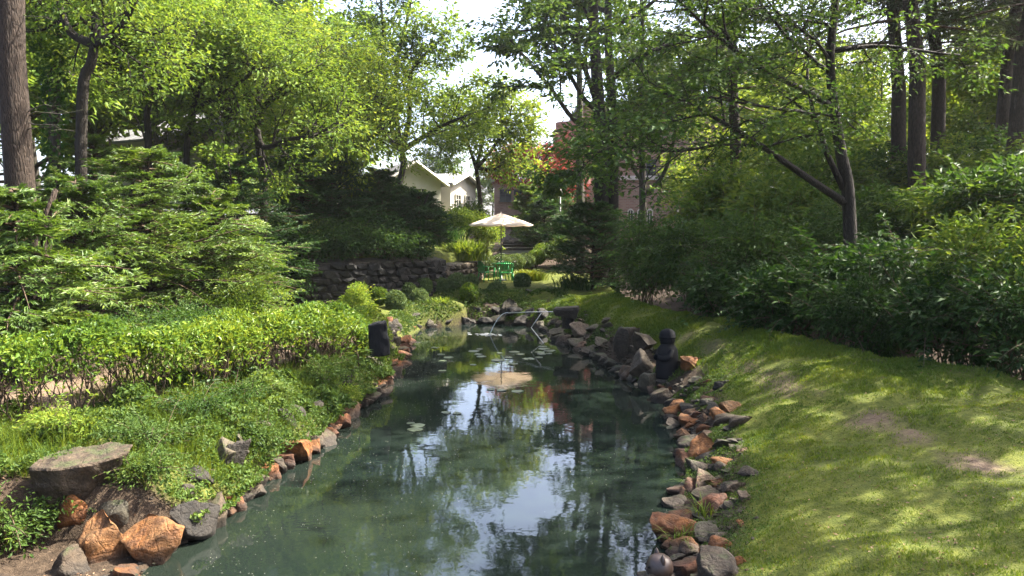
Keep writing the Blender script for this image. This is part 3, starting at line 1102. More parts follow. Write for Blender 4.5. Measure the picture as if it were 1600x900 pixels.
boulder('squat grey mossy boulder on the lawn slope', (1132, 568, 1178, 610), 12.9, M['mossrock'], 8, .9, .8)
boulder('dark reddish rock below the squat grey boulder', (1100, 602, 1146, 638), 12.2, M['rust'], 7, .8, 2.0)
boulder('round dark mossy boulder at the foot of the statue', (998, 584, 1034, 614), 13.7, M['mossrock'], 0, .9, .3)
boulder('pinkish white rock half sunk in the lawn shore', (1116, 622, 1160, 650), 11.6, M['rock'], 4, .8, 1.0)
boulder('small grey block alone on the moss slope', (1178, 653, 1212, 692), 10.3, M['rock'], 2, .8, .1)
boulder('flat orange rock lying by the grass tuft in the shallows', (1060, 752, 1118, 790), 8.25, M['rust'], 9, .8, .4)
boulder('flat reddish rock with a white rim near the small pot figure', (1026, 808, 1076, 842), 7.35, M['rust'], 1, .8, .9)
boulder('upright grey stone in the row beside the statue', (984, 548, 1022, 590), 14.5, M['wallstone'], 6, .8, .2)
boulder('broad flat-capped stone at the start of the stacked shore', (958, 512, 1004, 560), 16.2, M['wallstone'], 0, .9, .5)
boulder('leaning brown flagstone capping the stacked shore', (992, 520, 1030, 548), 15.0, M['rock'], 5, 1.0, .2)
boulder('pale flat stone on the shore beyond the stacked stones', (888, 504, 926, 534), 19.3, M['wallstone'], 7, .9, .5)
boulder('dark boulder in the rockery under the clipped balls', (776, 468, 812, 506), 24.6, M['mossrock'], 3, .9, .5)
boulder('dark cleft boulder at the middle of the rockery', (668, 470, 708, 512), 24.4, M['mossrock'], 1, .9, .9)
boulder('flat dark block on the rockery rim below the chairs', (822, 452, 850, 470), 26.0, M['mossrock'], 5, .9, .1)
boulder('small upright rust stone at the far corner of the pond', (600, 496, 618, 526), 20.6, M['rust'], 2, .8, .4)
boulder('white and rust pebble-like rock on the far shore', (630, 508, 648, 524), 22.3, M['rust'], 4, .8, .4)

# pond edging: children of one thing per shore
def edging(label, specs):
    e = thing('pond_edging', label, 'stone edging', (specs[0][0], specs[0][1], 0))
    o0 = np.array(e.location)
    for (x, y, z, sx, sy, sz, mat, k) in specs:
        put_rock('rock', ROCKS, k, np.array((x, y, z)) - o0, (sx, sy, sz), mat, e, None, (_rk.uniform(-.4, .4), _rk.uniform(-.4, .4)))
    return e


sp_l, sp_r, sp_f = [], [], []
y = 7.3
k = 0
while y < 20.6:
    s = _rk.choice((.14, .2, .26, .32, .42)) * _rk.uniform(.85, 1.15)
    x = float(xl(y)) - .06 + _rk.uniform(-.10, .07)
    if _rk.random() < .85:
        sp_l.append((x, y, .03 + s * _rk.uniform(-.05, .14), s * _rk.uniform(.9, 1.5), s * _rk.uniform(.8, 1.2), s * _rk.uniform(.5, .95), M['rust'] if _rk.random() < .55 else M['rock'], k))
    if _rk.random() < .45:
        s2 = _rk.uniform(.14, .34)
        xx = x - _rk.uniform(.2, .4)
        sp_l.append((xx, y + .1, Tz(xx, y + .1) + s2 * .1, s2 * 1.2, s2, s2 * _rk.uniform(.7, 1.4), M['mossrock'] if _rk.random() < .6 else M['slate'], k + 3))
    y += s * _rk.uniform(.6, .95)
    k += 1
y = 5.6
while y < 23.4:
    s = _rk.choice((.13, .18, .24, .32, .46)) * _rk.uniform(.85, 1.15) * (.6 if y < 7 else 1)
    x = float(xr(y)) + .04 + _rk.uniform(-.14, .12)
    m_ = M['rust'] if (y < 13.2 and _rk.random() < .5) else (M['mossrock'] if y > 13.2 and _rk.random() < .75 else M['rock'])
    sp_r.append((x, y, .02 + s * _rk.uniform(-.05, .15), s * _rk.uniform(.9, 1.5), s * _rk.uniform(.8, 1.3), s * (_rk.uniform(.45, .9) if y < 13.5 else _rk.uniform(.55, .9)), m_, k))
    for q in (1, 2, 3):
        if _rk.random() < (.7, .5, .22)[q - 1]:
            s2 = _rk.choice((.1, .14, .2, .3)) * _rk.uniform(.8, 1.2)
            xx = x + .2 * q + _rk.uniform(-.1, .14)
            yy = y + _rk.uniform(-.12, .12)
            sp_r.append((xx, yy, Tz(xx, yy) + s2 * _rk.uniform(-.05, .15), s2 * _rk.uniform(1, 1.5), s2, s2 * _rk.uniform(.5, 1.0), _rk.choice((M['rock'], M['slate'], M['mossrock'], M['rust'] if y < 13.5 else M['wallstone'])), k + q))
    y += s * _rk.uniform(.6, .95)
    k += 1
for row, (zz, dy) in enumerate(((.06, 0.0), (.34, .4))):
    x = -3.0
    while x < 1.4:
        s = _rk.uniform(.35, .62)
        yb = float(np.interp(x, [-3.0, -2.4, -1.4, -.6, .5, 1.4], [22.8, 23.6, 24.5, 24.5, 23.9, 23.0])) + dy
        sp_f.append((x, yb, zz, s * 1.2, s, s * .85, M['mossrock'] if _rk.random() < .5 else M['slate'], k))
        x += s * _rk.uniform(.8, 1.4)
        k += 1
edging('rust-stained rocks edging the bank below the hedge', sp_l)
edging('jumbled rocks edging the mossy lawn shore', sp_r)
edging('dark mossy rockery stones stacked at the far end of the pond', sp_f)

# ------------------------------------------------------------------ stone retaining wall
wall = thing('stone_wall', 'dark dry stone retaining wall below the clipped yew trees', 'stone wall', (-7, 22.5, .9))
wo = np.array(wall.location)
wp = np.array([(-12.0, float(yw(-12.0))), (-9, 22), (-5, 23.6), (-2.7, 26.0), (-1.7, 30), (-1.1, 36)])
seg = np.linalg.norm(np.diff(wp, axis=0), axis=1)
cum = np.concatenate([[0], np.cumsum(seg)])
WS = [rock_mesh('wall_stone_shape', 140 + k, 1, 10, .06, (.5, .85)) for k in range(6)]
core = MB()
gl = []
for q in np.linspace(0, cum[-1], 40):
    px_, py_ = np.interp(q, cum, wp[:, 0]), np.interp(q, cum, wp[:, 1])
    gl.append((px_, py_))
gl = np.array(gl)
tg_ = unit(np.gradient(gl, axis=0))
nr_ = np.stack([tg_[:, 1], -tg_[:, 0]], 1)          # towards the pond
prof = [(.06, .4), (.0, 2.0), (-.45, 2.12)]
core.sheet(np.array([[(p[0] + n[0] * a, p[1] + n[1] * a, zz * (1 if p[1] < 27 else .86) + .0) for (a, zz) in prof] for p, n in zip(gl, nr_)]))
core.build('wall_core', M['slate'], wall, False, rel=True)
rows = 6
cnt = 0
for r_ in range(rows):
    q = .1 + (r_ % 2) * .2
    zb = .78 + r_ * .22
    while q < cum[-1] - .2 and cnt < 290:
        wd = _rk.uniform(.3, .62)
        x_, y_ = np.interp(q + wd / 2, cum, wp[:, 0]), np.interp(q + wd / 2, cum, wp[:, 1])
        if (y_ < 27 or r_ < 5) and x_ > -9.6:
            i_ = int((q + wd / 2) / cum[-1] * 39)
            n_ = nr_[i_]
            o = put_rock('stone', WS, cnt, np.array((x_ + n_[0] * .05, y_ + n_[1] * .05, zb + _rk.uniform(-.03, .03))) - wo,
                         (wd * 1.12, .3, .25 * _rk.uniform(.85, 1.2)), M['wall_shade'] if y_ < 27 else M['wallstone'], wall, math.atan2(tg_[i_][1], tg_[i_][0]))
            cnt += 1
        q += wd * .93

# ------------------------------------------------------------------ statue, dark upright stone, basin stone, pot figure
def statue():
    b = P(1042, 590, 13.8)
    t = thing('stone_statue', 'black stone robed figure in a round hat standing at the water', 'statue', b, R(20))
    H = .86
    mb = MB()
    prof = [(.0, 0), (.225, .0), (.232, .03), (.222, .12), (.212, .25), (.205, .38), (.20, .46), (.188, .53), (.15, .585), (.13, .61), (.12, .64), (.0, .645)]
    mb.lathe(prof, 28, sx=1.0, sy=.86)
    # sleeves hug the robe and meet at the chest, hands folded (figure faces -x, towards the pond)
    for s_ in (-1, 1):
        pl = Plant(1)
        pp = pl.smooth([np.array((.0, s_ * .135, .53)), np.array((-.07, s_ * .165, .40)), np.array((-.16, s_ * .10, .37)), np.array((-.205, s_ * .02, .40))], 6)
        mb.tube(pp, np.interp(np.linspace(0, 1, len(pp)), [0, .5, .85, 1], [.05, .062, .055, .035]), 12)
        mb.tube(np.array([(-.19, s_ * .04, .40), (-.22, s_ * .018, .425), (-.23, 0, .455)]), [.032, .028, .016], 8)
    mb.tube(np.array([(-.18, 0, .36), (-.19, 0, .2), (-.205, 0, .03)]), [.02, .03, .035], 8)      # front fold of the robe
    mb.build('body', M['black_stone'], t, True)
    hb = MB()
    hb.lathe([(0, .60), (.08, .605), (.122, .64), (.136, .69), (.136, .73), (.12, .76), (0, .765)], 24, sx=1.0, sy=.97)
    hb.tube(np.array([(-.122, 0, .72), (-.152, 0, .69), (-.13, 0, .675)]), [.014, .02, .014], 8)   # nose
    for s_ in (-1, 1):
        hb.lathe([(0, -.016), (.014, -.008), (.016, .004), (0, .014)], 10, c=(-.124, s_ * .05, .722))
        hb.tube(np.array([(.0, s_ * .128, .735), (.01, s_ * .142, .70), (.0, s_ * .13, .655)]), [.015, .022, .014], 8)
    hb.tube(np.array([(-.13, -.035, .652), (-.137, 0, .648), (-.13, .035, .652)]), [.007, .01, .007], 6)
    hb.build('head', M['black_stone'], t, True)
    cb = MB()
    cb.lathe([(0, .728), (.142, .728), (.154, .74), (.153, .757), (.146, .77), (.148, .80), (.128, .85), (.09, .885), (.04, .903), (0, .905)], 28)
    cb.build('hat', M['black_stone'], t, True)
    pb = MB()
    pb.lathe([(0, -.32), (.25, -.32), (.26, -.04), (.23, 0.0), (0, .004)], 9)
    pb.build('plinth', M['slate'], t)


statue()


def black_box_stone():
    a, b = P(574, 503, 13.7), P(606, 549, 13.7)
    w, h = b[0] - a[0], a[2] - b[2]
    t = np.array(((a[0] + b[0]) / 2, 13.8, b[2]))
    me = prism_rock('standing_stone', 23, [(-.48, -.4), (.1, -.5), (.5, -.36), (.46, .4), (-.1, .46), (-.44, .36)], [(-.55, -.46), (.1, -.56), (.56, -.44), (.54, .46), (-.1, .52), (-.52, .44)], (-.7, .7), .045, .05)
    o = obj('standing_stone', me, M['black_stone'], None, t + np.array((0, 0, h * .42)), (R(3), R(-5), R(14)), (w * 1.05, w * .85, h * 1.2))
    tag(o, 'black squared upright stone at the end of the hedge', 'stone')


black_box_stone()


def basin_stone():
    b = P(888, 504, 20.3)
    t = thing('stone_basin', 'dark stone block on a stubby foot at the end of the spout', 'stone', b, R(-8))
    mb = MB()
    prof = [(.0, -.15), (.19, -.15), (.17, .0), (.15, .14), (.2, .22)]
    mb.lathe(prof + [(0, .22)], 10, sx=1.0, sy=.9)
    mb.build('foot', M['slate'], t)
    g = MB()
    v = [(-.34, -.2, .20), (.22, -.22, .12), (.22, .2, .12), (-.34, .2, .20), (-.40, -.24, .33), (.29, -.25, .36), (.29, .24, .36), (-.40, .22, .33),
         (-.37, -.21, .40), (.27, -.22, .45), (.27, .22, .45), (-.37, .2, .40)]
    f = [(3, 2, 1, 0)] + [(i * 4 + j, i * 4 + (j + 1) % 4, i * 4 + 4 + (j + 1) % 4, i * 4 + 4 + j) for i in range(2) for j in range(4)] + [(8, 9, 10, 11)]
    g.add(v, f)
    o = g.build('block', M['slate'], t)
    bv = o.modifiers.new('bevel', 'BEVEL')
    bv.width, bv.segments = .02, 2


basin_stone()


def pot_figure():
    b = P(1030, 930, 6.05)
    t = thing('pot_figure', 'small round-headed brown pottery animal with two ears by the water', 'figurine', b, R(-80))
    mb = MB()
    mb.lathe([(0, 0), (.10, 0), (.125, .03), (.13, .10), (.118, .17), (.106, .185), (.0, .185)], 24)
    mb.build('body', M['ceramic'], t, True)
    hd = MB()
    hd.lathe([(.0, .188), (.102, .188), (.109, .20), (.112, .235), (.104, .28), (.085, .315), (.05, .338), (0, .346)], 24)
    hd.build('head', M['ceramic'], t, True)
    for s_ in (-1, 1):
        e = MB()
        e.lathe([(.030, -.02), (.034, .005), (.026, .035), (.008, .055), (0, .057)], 12, c=(s_ * .072, 0, .315), sx=1.0, sy=.6)
        e.build('ear', M['ceramic'], t, True)
        e = MB()
        e.lathe([(0, -.01), (.012, -.006), (.014, .003), (0, .012)], 10, c=(s_ * .035, -.1, .26))
        e.build('eye', M['black_stone'], t, True)
    e = MB().lathe([(0, -.014), (.016, -.006), (.017, .004), (0, .013)], 10, c=(0, -.112, .235))
    e.build('snout', M['ceramic'], t, True)


def _pot_support():
    b = P(1030, 930, 6.05)
    o = put_rock('boulder', BIG, 4, (b[0] - .03, b[1] + .03, (b[2] + -.2) / 2), (.42, .42, (b[2] + .2) * 1.06), M['rust'], None, .4)
    tag(o, 'pale flat rock carrying the small pottery animal', 'boulder')


pot_figure()
_pot_support()

# ------------------------------------------------------------------ water spout
def spout():
    e0, e1 = P(795, 489, 21.4), P(868, 487, 20.4)
    foot = np.array((e1[0] - .12, e1[1], 0.0))
    t = thing('water_spout', 'thin grey pipe spouting an arc of water into the pond', 'fountain', (e1[0], e1[1], 0))
    mb = MB()
    mb.tube(np.array([e1, (e0 + e1) / 2 + np.array((0, 0, .01)), e0]), .013, 8)
    mb.build('pipe', M['pipe'], t, True, rel=True)
    sp = MB()
    k = P(846, 489, 20.7)
    sp.tube(np.array([k, P(830, 512, 20.6)]), .011, 6)
    sp.tube(np.array([P(830, 512, 20.6), P(852, 534, 19.9) - np.array((0, 0, .1))]), .011, 6)
    sp.build('support_rod', M['pipe'], t, True, rel=True)
    land = np.array((X(765, 21.7), 21.7, 0.0))
    q = np.linspace(0, 1, 14)[:, None]
    arc = e0 + (land - e0) * q
    arc[:, 2] = e0[2] + .1 * q[:, 0] - (e0[2] + .1) * q[:, 0] ** 2
    wj = MB()
    wj.tube(arc, np.linspace(.009, .013, 14), 6)
    m, nt, out = new_mat('falling_water')
    p = principled(nt, out, (.75, .8, .82), .08, .6)
    p.inputs['Transmission Weight'].default_value = .25
    wj.build('water_jet', m, t, True, rel=True)
    m2, nt, out = new_mat('splash_foam')
    principled(nt, out, ramp(nt, noise(nt, 12, 3, .6, obj_co(nt)), [(.3, (.14, .15, .15)), (.7, (.26, .27, .27))]), .5, .4)
    rng = np.random.default_rng(4)
    fb = MB()
    for k in range(34):
        a, r_ = rng.uniform(0, 6.28), abs(rng.normal(0, .24))
        c = (land[0] + math.cos(a) * r_ * 1.5 - .15, land[1] + math.sin(a) * r_, .004)
        q_ = rng.uniform(.4, 1.6)
        fb.lathe([(0, .003), (.03 * q_, .002), (.045 * q_, -.005)], 7, c=c, sx=rng.uniform(.7, 1.6), sy=rng.uniform(.5, 1.1))
    fb.build('splash', m2, t, True, rel=True)['kind'] = 'stuff'


spout()

# ------------------------------------------------------------------ lily pads and floating specks
def lily_pads():
    rng = np.random.default_rng(11)
    shapes = []
    for s_ in range(4):
        a0 = rng.uniform(.12, .3)
        a = np.linspace(a0, 6.283 - a0, 15)
        r_ = 1 + rng.normal(0, .03, 15)
        V = np.vstack([[(0.05, 0, 0)], np.stack([np.cos(a) * r_, np.sin(a) * r_, rng.normal(0, .03, 15)], 1)])
        V2 = V - np.array((0, 0, .045))
        V = np.vstack([V, V2])
        f = [(0, i, i + 1) for i in range(1, 15)] + [(16, i + 17, i + 16) for i in range(1, 15)]
        f4 = [(i, i + 16, i + 17, i + 1) for i in range(1, 15)]
        shapes.append(mesh_np('lily_pad', V, [np.array(f), np.array(f4)]))
    spots = []
    for c, n, su, sv in (((770, 556), 18, 42, 8), ((800, 612), 7, 22, 5), ((648, 668), 5, 14, 14), ((720, 655), 4, 30, 9), ((730, 560), 4, 25, 12), ((835, 553), 6, 24, 7)):
        for k in range(n):
            spots.append((c, rng.normal(c[0], su), rng.normal(c[1], sv)))
    done = []
    for c, u, v in spots:
        Y = CAM_Z / ((v - 365) / F_PX) * 1.0
        p = P(u, v, Y)
        r_ = rng.uniform(.075, .16) * (1.0 if Y > 14 else .75)
        if any((p[0] - q[0]) ** 2 + (Y - q[1]) ** 2 < (r_ + q[2]) ** 2 for q in done) or p[0] > xr(Y) - .3:
            continue
        done.append((p[0], Y, r_))
        lab = {800: 'floating lily pad in the rust-coloured patch of reflection', 648: 'floating lily pad near the stony hedge bank',
               720: 'floating lily pad between the hedge bank and mid pond'}.get(c[0], 'floating lily pad in the crowd below the spout')
        o = obj('lily_pad', shapes[len(done) % 4], M['pad'], None, (p[0], Y, .012), (0, 0, rng.uniform(0, 6.28)), r_)
        tag(o, lab, 'lily pad', lab.replace('floating lily pad', 'lily pads'))
    # pollen and petals
    n = 1700
    yy = 6 + 16 * rng.uniform(0, 1, n) ** 1.3
    a, b = xl(yy) + .1, xr(yy) - .1
    t_ = rng.uniform(0, 1, n)
    t_ = np.where(rng.uniform(0, 1, n) < .5, np.abs(rng.normal(0, .22, n)) % 1, t_)
    xx = a + (b - a) * t_
    keep = fbm(xx * .8, yy * .8, 5) > .42
    xx, yy = xx[keep], yy[keep]
    n = len(xx)
    r_ = rng.uniform(.002, .006, n) * np.clip(yy / 9, .8, 1.6)
    ang = rng.uniform(0, 6.28, n)
    V = np.stack([np.stack([xx + np.cos(ang + k * 1.257) * r_, yy + np.sin(ang + k * 1.257) * r_, np.full(n, .005)], 1) for k in range(5)], 1)
    i = np.arange(n)[:, None] * 5
    f = np.concatenate([i + np.array([[0, 1, 2]]), i + np.array([[0, 2, 3]]), i + np.array([[0, 3, 4]])], 0)
    o = obj('floating_pollen', mesh_np('floating_pollen', V.reshape(-1, 3), f), M['pollen'])
    tag(o, 'pale specks of pollen floating all over the pond', 'pollen', kind='stuff')


lily_pads()

# ------------------------------------------------------------------ parasol, table, chairs
UX, UY = X(783, 32.0), 32.0
UZ = Tz(UX, UY)


def parasol():
    t = thing('parasol', 'cream canvas parasol over the green garden chairs', 'parasol', (UX, UY, UZ))
    n, Rr = 8, 1.36
    top, rim = 2.82, 2.36
    g = MB()
    nr = 6
    grid = []
    for i in range(nr + 1):
        q = i / nr
        row = []
        for j in range(n * 4 + 1):
            a = j / (n * 4) * 2 * math.pi
            f = (j % 4) / 4
            sag = math.sin(f * math.pi)
            r_ = Rr * q * (1 - .06 * sag * q)
            z = top - (top - rim) * q ** 1.15 - .07 * sag * q * (1 - q * .5)
            row.append((r_ * math.cos(a), r_ * math.sin(a), z))
        grid.append(row)
    grid.append([(x_ * .995, y_ * .995, z_ - .035) for (x_, y_, z_) in grid[-1]])
    g.sheet(np.array(grid))
    g.build('canopy', M['canvas'], t, True)
    c = MB().lathe([(.02, 2.90), (.035, 2.87), (.03, 2.83), (.12, 2.815), (.28, 2.745)], 16)
    c.build('cap', M['canvas'], t, True)
    p = MB().tube(np.array([(0, 0, .02), (0, 0, 1.4), (0, 0, 2.84)]), .024, 10)
    p.build('pole', M['pole'], t, True)
    b = MB().lathe([(0, 0), (.25, 0), (.26, .03), (.22, .06), (.05, .09), (.04, .28), (0, .28)], 20)
    b.build('base', M['iron'], t, True)
    for k in range(n):
        a = k / n * 2 * math.pi
        rb = MB().tube(np.array([(.04 * math.cos(a), .04 * math.sin(a), top - .06), (Rr * .97 * math.cos(a), Rr * .97 * math.sin(a), rim - .02)]), .008, 5)
        rb.tube(np.array([(.03 * math.cos(a), .03 * math.sin(a), 2.2), (Rr * .5 * math.cos(a), Rr * .5 * math.sin(a), (top + rim) / 2 + .0)]), .007, 5)
        rb.build('rib', M['pole'], t)
    tb = thing('garden_table', 'small round green plastic table around the parasol pole', 'table', (UX, UY, UZ))
    MB().lathe([(.03, .715), (.42, .715), (.44, .725), (.44, .74), (.03, .74)], 24).build('top', M['green_plastic'], tb, True)
    for k in range(4):
        a = k * math.pi / 2 + .5
        MB().tube(np.array([(.33 * math.cos(a), .33 * math.sin(a), .71), (.37 * math.cos(a), .37 * math.sin(a), 0)]), [.028, .02], 6).build('leg', M['green_plastic'], tb, True)


parasol()


def chair():
    """moulded plastic armchair, facing +y"""
    t = thing('garden_chair', '', 'chair', (0, 0, 0))
    g = M['green_plastic']
    s = MB()
    xs, ys = np.linspace(-.24, .24, 9), np.linspace(-.22, .24, 8)
    A, B = np.meshgrid(xs, ys)
    Zt = .43 + .03 * (B + .22) - .035 * np.cos(A / .24 * 1.5) * .6
    s.sheet(np.stack([A, B, Zt], -1)).sheet(np.stack([A, B, Zt - .025], -1)[:, ::-1])
    edge = np.array([(-.24, -.22), (.24, -.22), (.24, .24), (-.24, .24), (-.24, -.22)])
    s.tube(np.array([(e[0], e[1], .42 + .03 * (e[1] + .22)) for e in edge]), .017, 6)
    s.build('seat', g, t, True)
    # back: arched frame and slats
    fr = MB()
    a = np.linspace(0, math.pi, 13)
    arc = [(-.25, -.22, .43)] + [(-.25 * math.cos(q), -.24 - .09 * (math.sin(q) * .25 + .6), .68 + .20 * math.sin(q)) for q in a] + [(.25, -.22, .43)]
    fr.tube(np.array(arc), .02, 6)
    fr.build('back_frame', g, t, True)
    for x_ in np.linspace(-.16, .16, 5):
        zt = .68 + .20 * math.sqrt(max(0, 1 - (x_ / .25) ** 2))
        MB().box((0, 0, 0), (.042, .012, zt - .44), None).build('slat', g, t, loc=(x_, -.27, (.44 + zt) / 2), rot=(R(10), 0, 0))
    for s_ in (-1, 1):
        MB().tube(np.array([(s_ * .25, -.28, .64), (s_ * .29, -.05, .66), (s_ * .29, .2, .65), (s_ * .27, .24, .6)]), [.02, .027, .027, .02], 6, flat=.6).build('armrest', g, t, True)
        MB().tube(np.array([(s_ * .275, .235, .63), (s_ * .25, .22, .42), (s_ * .28, .27, 0)]), [.024, .028, .02], 6).build('leg', g, t, True)
        MB().tube(np.array([(s_ * .24, -.2, .44), (s_ * .27, -.3, 0)]), [.028, .02], 6).build('leg', g, t, True)
    return t


ch = chair()
ch['group'] = 'green chairs under the parasol'
ch['label'] = 'green plastic armchair turned sideways beside the grasses under the parasol'
_cy = 31.1
ch.location = (X(760, _cy), _cy, Tz(X(760, _cy), _cy))
ch.rotation_euler = (0, 0, R(-58))
_cy = 31.0
copy_thing(ch, (X(791, _cy), _cy, Tz(X(791, _cy), _cy)), R(8), label='green plastic armchair with its slatted back to the pond under the parasol')

# ------------------------------------------------------------------ lamp posts
def lamp_post(label, u, v_top, Y, globe=True):
    x_ = X(u, Y)
    z_ = Tz(x_, Y)
    top = P(u, v_top, Y)[2] - z_
    t = thing('lamp_post', label, 'lamp post', (x_, Y, z_))
    MB().tube(np.array([(0, 0, -.1), (0, 0, .5), (0, 0, top - .3)]), [.07, .05, .04], 10).build('pole', M['iron'], t, True)
    if globe:
        MB().lathe([(.05, top - .34), (.11, top - .3), (.08, top - .26), (.06, top - .25)], 14).build('collar', M['iron'], t, True)
        MB().lathe([(0, top - .26), (.1, top - .22), (.15, top - .1), (.13, top + .02), (.06, top + .1), (0, top + .11)], 16).build('globe', M['white_paint'], t, True)
        MB().lathe([(.06, top + .1), (.03, top + .16), (0, top + .2)], 10).build('finial', M['iron'], t, True)
    else:
        MB().lathe([(.05, top - .3), (.10, top - .28), (.13, top - .08), (.04, top - .06)], 8).build('lantern', M['white_paint'], t)
        MB().lathe([(.32, top - .07), (.30, top - .03), (.1, top + .06), (0, top + .16)], 12).build('cap', M['white_paint'], t, True)


lamp_post('dark lamp post with a globe before the brick building', 875, 297, 43)
lamp_post('pale lantern with a wide cap among the trees beside the brick building', 1058, 289, 40, False)
# ------------------------------------------------------------------ buildings
def window(parent, c, w, h, rz=0.0, arch=False, mat_frame=None, bars=1):
    """window unit facing -y in its own frame, at c (parent space)"""
    f = MB()
    fw = .06
    if not arch:
        f.box((0, 0, h / 2 + fw / 2), (w + 2 * fw, .1, fw)).box((0, 0, -h / 2 - fw / 2), (w + 2 * fw + .1, .16, fw))
        f.box((-w / 2 - fw / 2, 0, 0), (fw, .1, h)).box((w / 2 + fw / 2, 0, 0), (fw, .1, h))
        for k in range(bars):
            f.box((-w / 2 + w * (k + 1) / (bars + 1), .0, 0), (.04, .06, h))
        f.box((0, .003, h * .15), (w, .05, .035))
    else:
        a = np.linspace(0, math.pi, 9)
        pts = [(-w / 2, 0, -h / 2)] + [(-w / 2 * math.cos(q), 0, h / 2 - w / 2 + w / 2 * math.sin(q)) for q in a] + [(w / 2, 0, -h / 2)]
        f.tube(np.array(pts), .05, 5)
        f.box((0, 0, 0), (.04, .05, h * .95))
    o = f.build('window', mat_frame or M['white_paint'], parent, loc=c, rot=(0, 0, rz))
    g = MB()
    if arch:
        a = np.linspace(0, math.pi, 9)
        V = [(-w / 2, .01, -h / 2)] + [(-w / 2 * math.cos(q), .01, h / 2 - w / 2 + w / 2 * math.sin(q)) for q in a] + [(w / 2, .01, -h / 2), (0, .01, 0)]
        n = len(V) - 1
        g.add(V, None, [(n, i, (i + 1) % n) for i in range(n)])
    else:
        g.box((0, .03, 0), (w, .02, h))
    g.build('pane', M['glass'], o)
    return o


def brick_building():
    Y0 = 52.0
    x0 = X(908, Y0)
    zb = 1.2
    t = thing('brick_building', 'red brick building with arched windows behind the twin trunk tree', 'building', (x0, Y0, zb))
    top = P(905, 165, Y0)[2] - zb
    w = X(1130, Y0) - x0

    def L(u, v, Y=Y0):
        p = P(u, v, Y)
        return np.array((p[0] - x0, p[1] - Y0, p[2] - zb))
    MB().box((w / 2, 4.5, top / 2), (w, 9, top)).build('wall', M['brick'], t)
    # tower-like corner that stands forward, its flank in pink render
    cu0, cu1 = X(868, 50.0) - x0, X(908, 50.0) - x0
    ct = P(870, 190, 50)[2] - zb
    MB().box(((cu0 + cu1) / 2 + .4, 1.2, ct * .36), (cu1 - cu0 + .8, 6.4, ct * .72)).build('corner_wall', M['brick'], t)
    a = np.linspace(math.pi, 2 * math.pi, 15)
    rr = (cu1 - cu0) / 2 + .5
    mb = MB()
    for zz0, zz1 in ((ct * .55, ct * .80), (ct * .93, ct)):
        mb.sheet(np.array([[(cu0 + rr + rr * math.cos(q), -1.4 + .0 + rr * .7 * math.sin(q), z_) for q in a] for z_ in (zz0, zz1)]))
        mb.sheet(np.array([[(cu0 + rr + (rr - .25) * math.cos(q), -1.4 + (rr - .25) * .7 * math.sin(q), z_) for q in a[::-1]] for z_ in (zz0, zz1)]))
    for q in a[::3]:
        mb.box((cu0 + rr + (rr - .12) * math.cos(q), -1.4 + (rr - .12) * .7 * math.sin(q), ct * .865), (.4, .3, ct * .14))
    mb.box((cu0 + rr, 1.5, ct * .8), (2 * rr - .3, 5.6, ct * .36))
    mb.build('tower', M['pink'], t)
    # pink balcony, glazed front and dark porch below it
    p0, p1 = L(850, 302, 49), L(893, 279, 49)
    MB().box(((p0[0] + p1[0]) / 2, -2.2, (p0[2] + p1[2]) / 2), (p1[0] - p0[0], 2.2, p1[2] - p0[2])).build('balcony', M['pink'], t)
    for k, u in enumerate((853, 861, 869)):
        q0, q1 = L(u, 318, 49), L(u + 7, 303, 49)
        window(t, ((q0[0] + q1[0]) / 2, -2.6, (q0[2] + q1[2]) / 2), q1[0] - q0[0] - .08, q1[2] - q0[2], bars=0)
    q0, q1 = L(843, 325, 47), L(874, 319, 47)
    mb = MB().box(((q0[0] + q1[0]) / 2, -4.0, (q0[2] + q1[2]) / 2), (q1[0] - q0[0], 2.6, .16))
    for u in (846, 872):
        c = L(u, 340, 47)
        mb.box((c[0], -5.1, (q0[2]) / 2), (.1, .1, q0[2]))
    mb.build('porch', M['iron'], t)
    for (u, v) in ((884, 290), (898, 290), (921, 262), (1017, 262), (1080, 262), (1017, 190), (1050, 190), (985, 190), (925, 200)):
        c = L(u, v, Y0)
        yy = -2.06 if u < 909 else -.04
        window(t, (c[0], yy, c[2]), .55, 1.0, mat_frame=M['iron'])
    for u in (884, 893, 903, 930, 945, 985, 1000, 1015, 1070):
        c = L(u, 341, Y0)
        yy = -2.06 if u < 909 else -.04
        window(t, (c[0], yy, c[2]), .36, 1.2, arch=True, mat_frame=M['concrete'])
    c = L(968, 278, Y0)
    MB().box((w / 2, -.08, c[2]), (w, .2, .28)).build('string_course', M['concrete'], t)
    MB().box((w / 2, 4.5, top + .12), (w + .5, 9.5, .25)).build('roof', M['roof_grey'], t)
    MB().box((w / 2, -.05, .25), (w, .14, .5)).build('plinth', M['concrete'], t)


brick_building()


def brick_wing():
    Y0 = 60.0
    a, b = P(772, 284, Y0), P(868, 345, Y0)
    zb = 1.5
    t = thing('brick_annex', 'low brick wing with small windows behind the red maple', 'building', (a[0], Y0, zb))
    w, h = b[0] - a[0], a[2] - zb
    MB().box((w / 2, 3, h / 2), (w, 6, h)).build('wall', M['brick'], t)
    MB().box((w / 2, 3, h + .1), (w + .5, 6.5, .22)).build('roof', M['roof_grey'], t)
    for u in (790, 812, 836):
        c = P(u, 306, Y0)
        window(t, (c[0] - a[0], -.04, c[2] - zb), .8, .9, mat_frame=M['iron'])


brick_wing()


